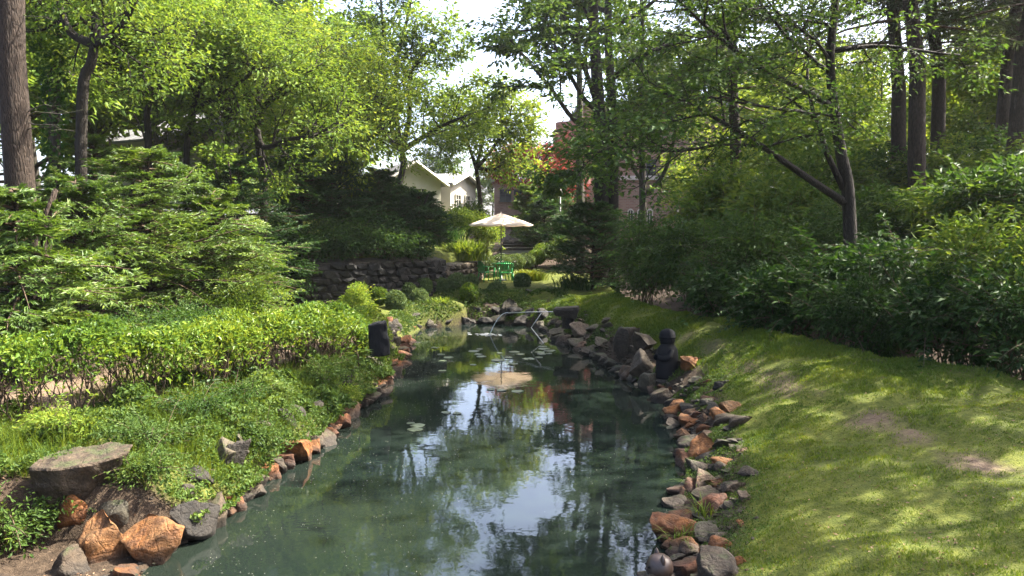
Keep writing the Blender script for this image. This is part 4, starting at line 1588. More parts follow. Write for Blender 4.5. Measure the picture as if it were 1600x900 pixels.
def gable_house(name, label, c, w, d, h, rise, rz, wins, over=.35, porch=None):
    t = thing(name, label, 'house', c, rz)
    m = MB()
    V = [(-w / 2, -d / 2, 0), (w / 2, -d / 2, 0), (w / 2, d / 2, 0), (-w / 2, d / 2, 0), (-w / 2, -d / 2, h), (w / 2, -d / 2, h), (w / 2, d / 2, h), (-w / 2, d / 2, h),
         (0, -d / 2, h + rise), (0, d / 2, h + rise)]
    m.add(V, [(0, 1, 5, 4), (1, 2, 6, 5), (2, 3, 7, 6), (3, 0, 4, 7)], [(4, 5, 8), (6, 7, 9)])
    m.build('wall', M['white_paint'], t)
    r_ = MB()
    th = .12
    for s_ in (-1, 1):
        ex = s_ * (w / 2 + over)
        ez = h - over * rise / (w / 2)
        y0, y1 = -d / 2 - over, d / 2 + over
        V = [(0, y0, h + rise + .02), (ex, y0, ez), (ex, y1, ez), (0, y1, h + rise + .02)]
        V += [(x_, y_, z_ + th) for (x_, y_, z_) in V]
        r_.add(V, [(0, 1, 2, 3), (7, 6, 5, 4), (0, 4, 5, 1), (1, 5, 6, 2), (2, 6, 7, 3)])
        # standing seams
        for q in np.linspace(y0 + .3, y1 - .3, max(4, int(d / .8))):
            r_.tube(np.array([(0, q, h + rise + th + .03), (ex, q, ez + th + .01)]), .025, 4)
    r_.build('roof', M['roof_grey'], t)
    bb = MB()
    for s_ in (-1, 1):
        bb.tube(np.array([(0, -d / 2 - over - .02, h + rise - .02), (s_ * (w / 2 + over), -d / 2 - over - .02, h - over * rise / (w / 2) - .02)]), .1, 4)
    bb.build('bargeboard', M['white_paint'], t)
    for (x_, y_, z_, ww, hh, r2) in wins:
        window(t, (x_, y_, z_), ww, hh, r2)
    if porch:
        x0, x1, zz, dp = porch
        MB().box(((x0 + x1) / 2, -d / 2 - dp / 2 - .05, zz), (x1 - x0, dp, .14)).build('porch_roof', M['roof_grey'], t)
    return t


hp = P(652, 320, 42)
gable_house('white_house', 'white gabled house on the terrace behind the slender tall tree', (hp[0] - 1.6, 46.5, hp[2] - 1.1), 3.2, 6.0, 2.5, 1.1, R(24),
            [(-.7, -3.04, 1.6, .6, .95, 0), (.4, -3.04, 1.6, .6, .95, 0), (1.64, -2.2, 1.5, .7, .95, R(90)), (1.64, -.8, 1.5, .7, .95, R(90)), (1.64, .9, 1.5, .7, .95, R(90))])
gable_house('white_bungalow', 'long low white house side wing with pale roof behind the slender tall tree', (hp[0] - .6, 49.5, hp[2] - .5), 3.4, 6.0, 2.0, .6, R(66),
            [(-.8, -3.04, .9, .6, .8, 0), (.5, -3.04, .9, .6, .8, 0), (1.64, -1.2, .9, .6, .8, R(90)), (1.64, .4, .9, .6, .8, R(90))])
hp2 = P(262, 205, 34)
gable_house('grey_roofed_house', 'pale house with grey roof glimpsed through the small lime trees', (hp2[0], 37, hp2[2] - 3.2), 5.0, 9.0, 3.0, 1.3, R(62),
            [(-1.2, -4.54, 1.9, .8, 1.0, 0), (.9, -4.54, 1.9, .8, 1.0, 0), (2.54, -2, 1.9, .8, 1.0, R(90)), (2.54, 1.2, 1.9, .8, 1.0, R(90))])

# garden walk with steps beyond the parasol
st = thing('garden_steps', 'pale earth steps climbing behind the parasol', 'steps', (X(800, 37), 37, 1.0))
so = np.array(st.location)
for k in range(7):
    yy = 36.4 + k * 1.5
    xx = X(802 - k * .6, yy) + .1 * k
    zz = Tz(xx, yy)
    b_ = MB().box((0, 0, 0), (2.0 - .08 * k, 1.46, .24)).build('tread', M['concrete'], st, loc=np.array((xx, yy, zz + .06 + .02 * (k % 2))) - so)
    e_ = MB().tube(np.array([(-1.0, -.75, .06), (0, -.76, .07), (1.0, -.75, .06)]), .07, 7).build('riser_log', M['bark_grey'], b_, True)

# tan stub of a stone post among the yews
pp = P(384, 447, 20.6)
o = MB().lathe([(0, -.3), (.2, -.3), (.2, .22), (.215, .23), (.215, .27), (.19, .285), (0, .285)], 20).build('stone_post', M['concrete'], None, True, loc=pp)
tag(o, 'short round tan post at the edge of the yew shrubs', 'post')
# ------------------------------------------------------------------ planting
def B(u, Y, dz=0.0):
    x_ = X(u, Y)
    return np.array((x_, Y, Tz(x_, Y) + dz))


# ---- twin-trunk maple in the middle distance
def twin_maple():
    pl = Plant(3)
    b = B(948, 29)
    up = lambda u, v, Y: P(u, v, Y)
    sp = spec(n=(9, 5, 4), ang=(62, 48, 45), L=(4.2, 1.9, .85), r=(.10, .035, .013), bias=(-.15, .7, 0), t0=(.58, .3, .2), up=(.02, .0, -.02), wob=.14, gap=.35, flat=.8)
    t1 = pl.smooth([(b[0] - .25, b[1], b[2] - .3), up(940, 330, 29), up(936, 180, 29), up(928, 40, 29), up(925, -120, 29), up(930, -240, 29)], 4)
    t2 = pl.smooth([(b[0] + .25, b[1] + .1, b[2] - .3), up(957, 330, 29.2), up(957, 180, 29.3), up(950, 40, 29.5), up(955, -140, 29.6)], 4)
    pl.branch(t1, .36, .10, 0, sp, 10)
    pl.branch(t2, .30, .10, 0, sp, 10)
    sp2 = spec(n=(7, 5), ang=(50, 45), L=(1.7, .8), r=(.035, .013), t0=(.3, .2), up=(.02, -.02), wob=.14, gap=.35, flat=.7)
    for w in ([(932, 170, 29), (915, 158, 28.6), (895, 125, 28.2), (868, 75, 27.8), (850, 20, 27.4)], [(930, 155, 29), (915, 110, 28.5), (893, 55, 28), (875, 5, 27.8), (866, -50, 27.5)],
              [(938, 200, 29), (900, 190, 28), (862, 140, 27), (825, 95, 26.4), (795, 60, 26)], [(950, 190, 29), (1000, 150, 30), (1060, 110, 31), (1110, 60, 32)],
              [(944, 270, 29), (925, 262, 28), (905, 262, 27.4)], [(955, 215, 29), (985, 195, 29.6), (1020, 180, 30.5)]):
        pl.branch(pl.smooth([up(*q) for q in w], 3), .12, .03, 0, sp2, 6)
    finish_tree(pl, 'maple_tree', 'tall dark twin-trunked maple overhanging the far lawn', 'tree', b, (21000, .23, .2, .45, .3, .55), M['maple'], M['bark_dark'])


twin_maple()

# ---- leaning dogwood with long layered limbs
def dogwood():
    pl = Plant(8)
    Y = 15.5
    b = B(1338, Y)
    g = lambda *q: [P(*k) for k in q]
    sp = spec(n=(9, 5, 3), ang=(60, 50, 45), L=(1.5, .75, .4), r=(.03, .014, .007), t0=(.35, .15, .15), up=(.0, .0, 0), wob=.15, gap=.2, flat=.45)
    sp0 = spec(n=(6, 6, 4, 2), ang=(60, 55, 45, 45), L=(2.2, 1.1, .6, .35), r=(.05, .02, .01, .006), t0=(.45, .2, .15, .1), up=(.03, .0, 0, 0), wob=.15, gap=.2, flat=.5)
    pl.branch(pl.smooth([(b[0], Y, b[2] - .3)] + g((1326, 316, Y), (1314, 240, Y), (1303, 170, Y), (1297, 90, Y), (1305, 0, Y), (1300, -110, Y), (1306, -200, Y)), 4), .15, .05, 0, sp0, 9)
    for w, r0 in ((g((1322, 318, Y), (1250, 270, 15.2), (1190, 228, 14.9), (1130, 192, 14.5), (1070, 158, 14.2), (1020, 140, 14)), .085),
                  (g((1302, 168, Y), (1255, 140, 15.1), (1180, 102, 14.7), (1120, 55, 14.3), (1070, 10, 14), (1040, -30, 13.8)), .07),
                  (g((1318, 295, Y), (1290, 235, 15.3), (1272, 182, 15.2), (1215, 170, 14.8), (1155, 160, 14.4), (1100, 150, 14.1)), .07),
                  (g((1190, 228, 14.9), (1130, 226, 14.4), (1060, 236, 14.1), (1000, 232, 13.8), (965, 218, 13.7)), .035),
                  (g((1272, 182, 15.2), (1262, 130, 15.5), (1262, 70, 15.8), (1250, 0, 16)), .04),
                  (g((1298, 95, Y), (1270, 60, 15.2), (1215, 20, 14.9), (1180, -30, 14.6)), .04)):
        pl.branch(pl.smooth(w, 4), r0, .014, 0, sp, 6)
    finish_tree(pl, 'dogwood_tree', 'dark leaning tree reaching long layered limbs over the pond', 'tree', b, (19000, .11, .17, .28, .3, .52, .35), M['dogwood'], M['bark_dark'])


dogwood()

# ---- slender trees between the maple and the dogwood
def pole_tree(label, b, wps, r0, seed, lm, N, size, sp, extra=()):
    pl = Plant(seed)
    pl.branch(pl.smooth([np.array(b) - np.array((0, 0, .3))] + [P(*q) for q in wps], 4), r0, r0 * .4, 0, sp, 8)
    for e, r_ in extra:
        pl.branch(pl.smooth([P(*q) for q in e], 4), r_, r_ * .35, 0, sp, 6)
    return finish_tree(pl, 'slender_tree', label, 'tree', b, (N, size, .3, .5, .3, .55), lm, M['bark_grey'])


spm = spec(n=(8, 5, 3), ang=(60, 48, 45), L=(2.4, 1.2, .6), r=(.05, .02, .01), t0=(.45, .3, .2), up=(.05, 0, 0), wob=.15, gap=.3, flat=.8)
pole_tree('straight grey trunk standing before the brick corner tower', B(907, 36), [(907, 320, 36), (905, 240, 36), (906, 150, 36), (903, 40, 36), (905, -60, 36)], .24, 31, M['maple'], 3200, .2, spec(n=(6, 4, 3), ang=(60, 48, 45), L=(2.2, 1.1, .6), r=(.05, .02, .01), t0=(.72, .3, .2), up=(.05, 0, 0), wob=.15, gap=.3, flat=.8))
pole_tree('thin mossy trunk with a crooked twin stem before the brick wall', B(1008, 31), [(1004, 300, 31), (1003, 240, 31), (1000, 160, 31), (1004, 60, 31), (1000, -40, 31)], .17, 32, M['thicket2'], 6500, .17, spm,
          (([(1004, 285, 31), (990, 262, 30.8), (984, 225, 30.6), (986, 190, 30.5)], .09), ([(1010, 303, 31), (1035, 275, 30.6), (1050, 232, 30.3), (1056, 185, 30), (1050, 120, 30)], .1)))

# ---- tall spruces up the hillside: bare trunks, high drooping boughs
spr = conifer('spruce_tree', 'nearest and thickest spruce trunk rising from the thicket', B(1437, 20), 16.0, 5.6, lambda q: 3.3 * (1 - q) ** .8 + .3, 62, M['spruce'], M['bark_brown'], 51,
              r=.25, ll=.20, lw=.035, ntw=18, nlf=9, wfac=.30, up0=.0, droop=.32, sub=2, trunk_r1=.3, lean=(-1.2, 0), group='tall spruces on the hillside', crown='crown', wander=.10)
for (u, Y, s_, rz, lab) in ((1404, 23.5, .98, .35, 'spruce trunk half hidden just behind the thickest one'), (1470, 25, 1.0, -.4, 'spruce trunk standing between the thickest one and the hillside pair'),
                            (1572, 20.5, 1.0, 3.0, 'pale spruce trunk at the front of the hillside pair'), (1556, 24, .95, 3.6, 'darker spruce trunk at the back of the hillside pair'),
                            (1150, 31, 1.1, .8, 'mossy spruce trunk rising behind the bright leafy bush'), (1690, 24, 1.0, .7, 'spruce beyond the picture edge whose boughs hang into view')):
    copy_thing(spr, B(u, Y), rz, s_, lab, 'tall spruces on the hillside')

bs_l = conifer('spruce_tree', 'huge brown spruce trunk above the yew shrubs', B(28, 12.0), 17.0, 8.2, lambda q: 3.2 * (1 - q) ** .7 + .3, 46, M['spruce'], M['bark_brown'], 52,
               r=.225, ll=.2, lw=.035, ntw=16, nlf=8, wfac=.3, up0=.05, droop=.3, sub=2, trunk_r1=.6, lean=(.2, 0), crown='crown')
_rng = np.random.default_rng(6)
for (u, v, du, dv) in ((48, 178, 80, -4), (50, 190, 62, 16), (46, 205, 45, -10), (50, 172, 40, -14), (40, 20, 40, 10)):
    dead = MB()
    a, b_ = P(u - 12, v, 12), P(u + du, v + dv, 11.8)
    q = np.linspace(0, 1, 6)[:, None]
    pts = a + (b_ - a) * q + _rng.normal(0, .02, (6, 3))
    dead.tube(pts, np.linspace(.012, .004, 6), 4)
    for k in range(4):
        s_ = pts[2 + k % 3]
        dead.tube(np.array([s_, s_ + _rng.normal(0, .12, 3) + np.array((.12, 0, 0))]), [.004, .002], 3)
    dead.build('dead_twig', M['bark_grey'], bs_l, rel=True)

# ---- small lime-green trees of the far bank (explicit forks as photographed)
def fork_tree(label, b, stem, limbs, r0, seed, lm, N, size, sp, group=None, name='garden_tree', spread=.26, bm=None, flat=.55):
    pl = Plant(seed)
    pts = pl.smooth([np.array(b) - np.array((0, 0, .3))] + [P(*q) for q in stem], 4)
    pl.mb.tube(pts, np.linspace(r0, r0 * .7, len(pts)), 8)
    for w in limbs:
        pl.branch(pl.smooth([P(*stem[-1])] + [P(*q) for q in w], 4), r0 * .85, r0 * .28, 0, sp, 6)
    return finish_tree(pl, name, label, 'tree', b, (N, size, spread, flat, .35, .45), lm, bm or M['bark_dark'], group)


spf = spec(n=(8, 5, 3), ang=(55, 48, 45), L=(1.35, .75, .4), r=(.045, .021, .009), t0=(.2, .2, .2), up=(.08, .02, 0), wob=.16, gap=.22)
fork_tree('dark forked tree with a thick crooked trunk behind the huge spruce trunk', B(120, 17), [(128, 165, 17), (142, 100, 17), (148, 70, 17)],
          [[(150, 30, 17), (146, -30, 17), (150, -110, 17)], [(180, 52, 16.7), (205, 15, 16.4), (225, -50, 16)], [(110, 50, 17.4), (90, 0, 17.6), (60, -60, 18)]], .14, 61, M['fresh'], 9000, .125,
          spec(n=(9, 5, 3), ang=(60, 48, 45), L=(1.7, .9, .45), r=(.03, .012, .006), t0=(.1, .2, .2), up=(.04, .02, 0), wob=.16, gap=.22))
fork_tree('small lime-leaved tree forking low above the yew shrubs', B(228, 21), [(232, 235, 21), (230, 180, 21), (237, 148, 21)],
          [[(225, 120, 21), (212, 70, 21.3), (205, 20, 21.5)], [(258, 130, 20.8), (278, 100, 20.5), (300, 70, 20.2)], [(240, 120, 21.2), (250, 70, 21.6), (262, 20, 21.9)], [(215, 140, 20.6), (185, 110, 20.2), (165, 90, 20)]],
          .11, 62, M['fresh'], 8500, .13, spf, spread=.17)
fork_tree('lime-leaved tree with thin ascending stems beside the low fork', B(285, 22), [(292, 230, 22), (300, 190, 22), (304, 172, 22)],
          [[(315, 130, 22), (345, 90, 21.7), (375, 55, 21.4)], [(300, 120, 22.2), (290, 70, 22.4), (300, 20, 22.6)], [(340, 150, 21.6), (380, 125, 21.2), (400, 100, 21)]], .10, 63, M['fresh'], 8500, .13, spf, spread=.17)
fork_tree('spreading lime tree whose trunk stands in the dark yews', B(408, 22.5), [(412, 300, 22.5), (406, 240, 22.5), (400, 198, 22.5)],
          [[(390, 160, 22.5), (380, 110, 22.6), (375, 60, 22.8)], [(415, 165, 22.4), (450, 130, 22), (490, 110, 21.6)], [(412, 230, 22.3), (450, 218, 21.8), (490, 212, 21.3), (530, 190, 21)], [(405, 150, 22.8), (425, 100, 23.2), (430, 50, 23.5)],
           [(375, 180, 22), (345, 165, 21.6), (330, 140, 21.3)]], .13, 64, M['fresh'], 12000, .13, spf, spread=.17)
fork_tree('leafy lime tree arching over the dark clipped yews', B(540, 27), [(545, 300, 27), (548, 230, 27)],
          [[(530, 190, 26.6), (505, 150, 26.3), (480, 120, 26)], [(560, 190, 26.6), (580, 160, 26.2), (600, 140, 26)], [(545, 160, 27.3), (540, 100, 27.6), (530, 60, 27.9)], [(520, 215, 26), (480, 200, 25.4), (450, 190, 25)],
           [(570, 220, 26), (590, 210, 25.4), (600, 200, 25)]],
          .13, 65, M['lime'], 12500, .15, spec(n=(9, 5, 3), ang=(55, 48, 45), L=(1.7, .9, .45), r=(.03, .012, .006), t0=(.2, .2, .2), up=(.02, -.03, -.05), wob=.16, gap=.25))
spt = spec(n=(9, 5, 3), ang=(50, 48, 45), L=(2.2, 1.1, .55), r=(.035, .015, .008), t0=(.2, .2, .2), up=(.10, .03, 0), wob=.15, gap=.32)
fork_tree('slender tall tree with open airy crown beside the white house', B(622, 36), [(622, 300, 36), (630, 260, 36), (628, 235, 36)],
          [[(605, 180, 36), (600, 110, 36.2), (598, 40, 36.4), (590, -60, 36.5)], [(618, 170, 36), (622, 90, 36), (640, 10, 36), (650, -90, 36)], [(640, 180, 35.8), (640, 120, 35.6), (660, 90, 35.4), (690, 60, 35.2)],
           [(660, 215, 35.4), (695, 195, 35), (730, 180, 34.6)], [(600, 210, 36.4), (570, 170, 36.8), (560, 120, 37)]], .18, 66, M['fresh'], 14500, .23, spt, spread=.22)
fork_tree('slim bright tree with yellow-green crown behind the parasol', B(750, 40), [(751, 330, 40), (748, 290, 40), (744, 262, 40)],
          [[(735, 235, 40), (722, 200, 40), (715, 165, 40)], [(752, 230, 40), (758, 190, 40), (765, 150, 40)], [(775, 265, 39.6), (795, 240, 39.2), (815, 220, 39)], [(760, 245, 39.5), (790, 200, 39.2), (800, 165, 39)]],
          .15, 67, M['lime'], 8500, .25, spec(n=(8, 5, 3), ang=(55, 48, 45), L=(1.6, .9, .5), r=(.03, .014, .008), t0=(.2, .2, .2), up=(.05, 0, 0), wob=.15, gap=.32), bm=M['bark_brown'])
fork_tree('red-leaved maple beyond the parasol before the pink tower', B(838, 50), [(838, 320, 50), (836, 285, 50)],
          [[(822, 275, 50), (808, 262, 50), (796, 256, 50)], [(832, 268, 50), (830, 252, 50)], [(850, 280, 50), (862, 266, 50), (868, 256, 50)], [(855, 292, 49), (874, 284, 48)]],
          .13, 68, M['redleaf'], 13000, .22, spec(n=(8, 5, 3), ang=(55, 48, 45), L=(1.5, .9, .5), r=(.03, .014, .008), t0=(.1, .2, .2), up=(.03, 0, 0), wob=.15, gap=.32))

# ---- ivy-clad stems at far left
def ivy_tree():
    pl = Plant(71)
    b = B(84, 20)
    sp = spec(n=(7, 5, 3), ang=(55, 48, 45), L=(2.0, 1.0, .5), r=(.03, .012, .006), t0=(.5, .2, .2), up=(.06, .02, 0), wob=.16, gap=.25)
    stems = [[(84, 150, 20), (82, 80, 20), (70, 20, 20), (55, -60, 20)], [(86, 140, 20), (90, 70, 19.8), (98, 10, 19.7), (95, -70, 19.6)], [(80, 130, 20.2), (64, 70, 20.4), (45, 20, 20.6), (20, -40, 20.8)]]
    iv = []
    rng = pl.rng
    for w in stems:
        pts = pl.smooth([b - np.array((0, 0, .3))] + [P(*q) for q in w], 4)
        pl.branch(pts, .15, .05, 0, sp, 7)
        k = rng.integers(0, len(pts) - 5, 1300)
        iv.append(pts[k] + (pts[k + 1] - pts[k]) * rng.uniform(0, 1, (1300, 1)) + unit(rng.normal(0, 1, (1300, 3)) * np.array((1, 1, .2))) * rng.uniform(.15, .34, (1300, 1)))
    t = finish_tree(pl, 'ivy_clad_tree', 'pale many-stemmed tree wrapped in ivy behind the huge spruce trunk', 'tree', b, (13000, .11, .28, .55, .35, .5), M['fresh'], M['bark_grey'])
    C = np.concatenate(iv)
    n = len(C)
    D = rng.normal(0, .5, (n, 3)) + np.array((0, 0, -.8))
    N = rng.normal(0, .5, (n, 3)) + np.array((.2, -1, .5))
    leaf_obj('ivy', C, D, N, .12, .1, M['ivy'], t, origin=b)


ivy_tree()

# ---- yew shrubs on the sunny left bank
ry = lambda a: (lambda q: a * (.35 + .75 * math.sin(math.pi * min(1, (q * .8 + .18)))) * (1 - .5 * q))
for (lab, u, Y, h, w, seed, col, nb) in (
        ('low spreading yew shrub at the picture edge under the huge spruce trunk', 22, 11.3, 2.75, 1.75, 81, 'yew', 72),
        ('broad feathery yew shrub with light green tips above the hedge', 120, 15.5, 3.1, 2.5, 82, 'yew', 84),
        ('tallest feathery yew shrub in the middle of the sunny bank', 235, 17.0, 3.9, 2.7, 83, 'yew', 96),
        ('drooping yew shrub reaching toward the round tan post', 335, 18.2, 3.0, 2.3, 84, 'yew', 84),
        ('bright yew shrub glowing between the spruce trunk and the tall shrub', 150, 19.5, 4.4, 2.4, 85, 'yew', 84),
        ('dark yew shrub behind the drooping one', 375, 21.0, 4.0, 2.2, 86, 'yew_dark', 80)):
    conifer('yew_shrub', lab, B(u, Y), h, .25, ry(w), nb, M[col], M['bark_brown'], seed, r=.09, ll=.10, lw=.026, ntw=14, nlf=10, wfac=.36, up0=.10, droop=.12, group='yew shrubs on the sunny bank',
            cat='shrub', sub=3, stems=3, roll=.3)

# ---- clipped dark yew trees on the terrace
rt = lambda a: (lambda q: a * (1.0 - .62 * q) * (.75 + .25 * math.sin(q * 3)))
for (lab, u, Y, h, z0, w, seed) in (
        ('dark clipped yew on the terrace closest to the lime trees', 470, 24.6, 3.4, 1.1, 1.7, 91),
        ('dark clipped yew second along the stone wall', 533, 25.4, 3.1, 1.0, 1.65, 92),
        ('dark clipped yew third along the stone wall', 590, 26.6, 2.8, .95, 1.55, 93),
        ('rounded yew with fanning bare stems at the end of the stone wall', 655, 27.2, 2.1, .5, 1.7, 94)):
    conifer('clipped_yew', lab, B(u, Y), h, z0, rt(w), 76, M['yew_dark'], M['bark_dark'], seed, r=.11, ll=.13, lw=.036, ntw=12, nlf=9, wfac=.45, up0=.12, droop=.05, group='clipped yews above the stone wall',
            sub=3, roll=.35, stems=1 if seed < 94 else 4)
for (lab, u, Y, h, w, seed, col) in (
        ('dark spreading yew wrapped around the foot of the twin maple', 926, 27.4, 3.0, 2.5, 95, 'yew_dark'),
        ('dense dark yew beside the globe lamp post', 850, 40.0, 2.9, 1.9, 96, 'yew_dark'),
        ('pale-tipped yew leaning out behind the parasol', 826, 42.5, 3.3, 1.7, 97, 'yew'),
        ('round dark yew below the brick annex', 862, 45.0, 3.8, 2.2, 98, 'yew_dark')):
    conifer('yew_bush', lab, B(u, Y), h, .2, rt(w), 64, M[col], M['bark_dark'], seed, r=.08, ll=.15, lw=.045, ntw=11, nlf=8, wfac=.45, up0=.2, droop=.0, group='yew bushes on the far lawn', sub=3, roll=.35, cat='shrub')

# ---- thicket on the far side of the lawn
TH = 'leafy shrubs of the dark thicket'
thick = [  # label, u, Y, w, h, N, size, mat, low, lean
    ('dark shrub next to the foot of the twin maple', 1010, 22.5, 2.6, 2.9, 8000, .11, 'thicket', .1, (0, -.3)),
    ('leafy shrub with pale flecks behind the statue', 1085, 20.0, 2.9, 3.2, 9000, .11, 'thicket', .1, (0, -.4)),
    ('bright backlit bush beneath the mossy spruce trunk', 1115, 23.5, 3.0, 4.2, 9000, .13, 'thicket2', .2, (0, 0)),
    ('bushy shrub left of the dogwood trunk in deep shade', 1190, 17.5, 2.9, 3.0, 9000, .10, 'thicket', .08, (-.2, -.4)),
    ('shrub sprawling below the dogwood limb', 1230, 20.5, 3.2, 4.0, 9000, .12, 'thicket2', .2, (0, -.2)),
    ('dark mounded shrub right under the dogwood trunk', 1300, 14.8, 2.8, 2.6, 9500, .095, 'thicket_shade', .16, (-.2, -.4)),
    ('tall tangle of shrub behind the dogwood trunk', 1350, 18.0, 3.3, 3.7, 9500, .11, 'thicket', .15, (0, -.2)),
    ('glossy shrub in front of the thickest spruce trunk', 1420, 14.0, 2.8, 3.0, 9500, .095, 'thicket_shade', .16, (-.2, -.4)),
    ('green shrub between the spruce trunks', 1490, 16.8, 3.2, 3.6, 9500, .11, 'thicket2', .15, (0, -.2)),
    ('low black-green shrub hugging the lawn edge', 1370, 12.9, 2.2, 1.8, 7500, .085, 'thicket_shade', .14, (-.2, -.2)),
    ('low dark shrub overhanging the ditch near the statue', 1150, 16.6, 2.2, 1.9, 7500, .09, 'thicket_shade', .14, (-.2, -.3)),
    ('dark shrub crouching in the ditch beyond the tall orange boulder', 1235, 14.7, 2.1, 1.8, 7500, .085, 'thicket_shade', .14, (-.2, -.3)),
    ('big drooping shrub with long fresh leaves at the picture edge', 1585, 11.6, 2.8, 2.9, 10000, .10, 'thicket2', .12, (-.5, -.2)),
    ('dim shrub under the long-leaved one', 1500, 11.6, 2.2, 2.0, 8000, .085, 'thicket_shade', .14, (-.3, -.2)),
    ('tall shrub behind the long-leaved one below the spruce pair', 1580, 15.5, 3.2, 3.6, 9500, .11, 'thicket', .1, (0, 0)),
    ('shrub at the end of the lawn beside the picture edge', 1640, 10.2, 2.4, 2.2, 8000, .085, 'thicket_shade', .14, (-.3, 0)),
]
_tops = [335, 325, 250, 335, 280, 375, 290, 365, 275, 430, 415, 420, 315, 410, 235, 410]
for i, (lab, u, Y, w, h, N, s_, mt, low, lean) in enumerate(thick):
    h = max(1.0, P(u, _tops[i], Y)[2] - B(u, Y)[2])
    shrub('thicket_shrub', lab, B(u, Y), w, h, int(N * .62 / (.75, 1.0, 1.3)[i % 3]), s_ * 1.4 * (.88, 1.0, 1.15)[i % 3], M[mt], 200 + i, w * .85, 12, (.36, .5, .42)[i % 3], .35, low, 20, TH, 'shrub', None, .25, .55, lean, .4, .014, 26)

for i, (lab, u, Y, w, v1, mt) in enumerate((
        ('leafy undergrowth bush uphill behind the dogwood trunk', 1290, 22.5, 4.2, 235, 'thicket2'), ('leafy undergrowth bush uphill beside the thickest spruce trunk', 1390, 23.5, 4.4, 225, 'thicket'),
        ('leafy undergrowth bush uphill between the spruce trunks', 1490, 22.0, 4.2, 215, 'thicket2'), ('leafy undergrowth bush uphill below the spruce pair', 1575, 22.5, 4.2, 205, 'thicket'),
        ('leafy undergrowth bush uphill toward the picture edge', 1660, 20.0, 4.2, 200, 'thicket2'), ('leafy undergrowth bush uphill below the mossy spruce trunk', 1195, 25.0, 4.2, 245, 'thicket2'))):
    shrub('undergrowth_bush', lab, B(u, Y), w, max(1.2, P(u, v1, Y)[2] - B(u, Y)[2]), 5200, .17, M[mt], 240 + i, w * .7, 10, .45, .35, .1, 20, 'undergrowth bushes up the hillside', 'shrub', None, .25, .55, (0, 0), .4, .014, 24)

# pale and yellow undergrowth trees of the hillside behind the trunks
spu = spec(n=(9, 5, 3), ang=(60, 50, 45), L=(2.3, 1.2, .6), r=(.05, .02, .01), t0=(.2, .2, .2), up=(.02, 0, 0), wob=.16, gap=.32)
for i, (lab, u, Y, h, N, mt) in enumerate((
        ('sunlit yellow-green tree glowing between dogwood and spruces', 1370, 33, 6.0, 12000, 'lime'),
        ('sunlit yellow-green tree behind the mossy spruce trunk', 1215, 36, 6.5, 12000, 'lime'),
        ('sunlit fresh green tree between the hillside spruces', 1515, 30, 6.0, 12000, 'lime'),
        ('fresh green tree at the picture edge behind the spruce pair', 1610, 27, 5.5, 12000, 'fresh'),
        ('fresh green tree in the dip behind the dogwood', 1285, 27, 4.6, 10000, 'fresh'),
        ('bright tree in front of the brick wall beside the mossy trunk', 1110, 38, 6.0, 10000, 'lime'))):
    auto_tree('hillside_tree', lab, B(u, Y), h, .13, spu, (N, .19, .3, .55, .3, .5), M[mt], M['bark_grey'], 300 + i, group='sunlit trees on the hillside')

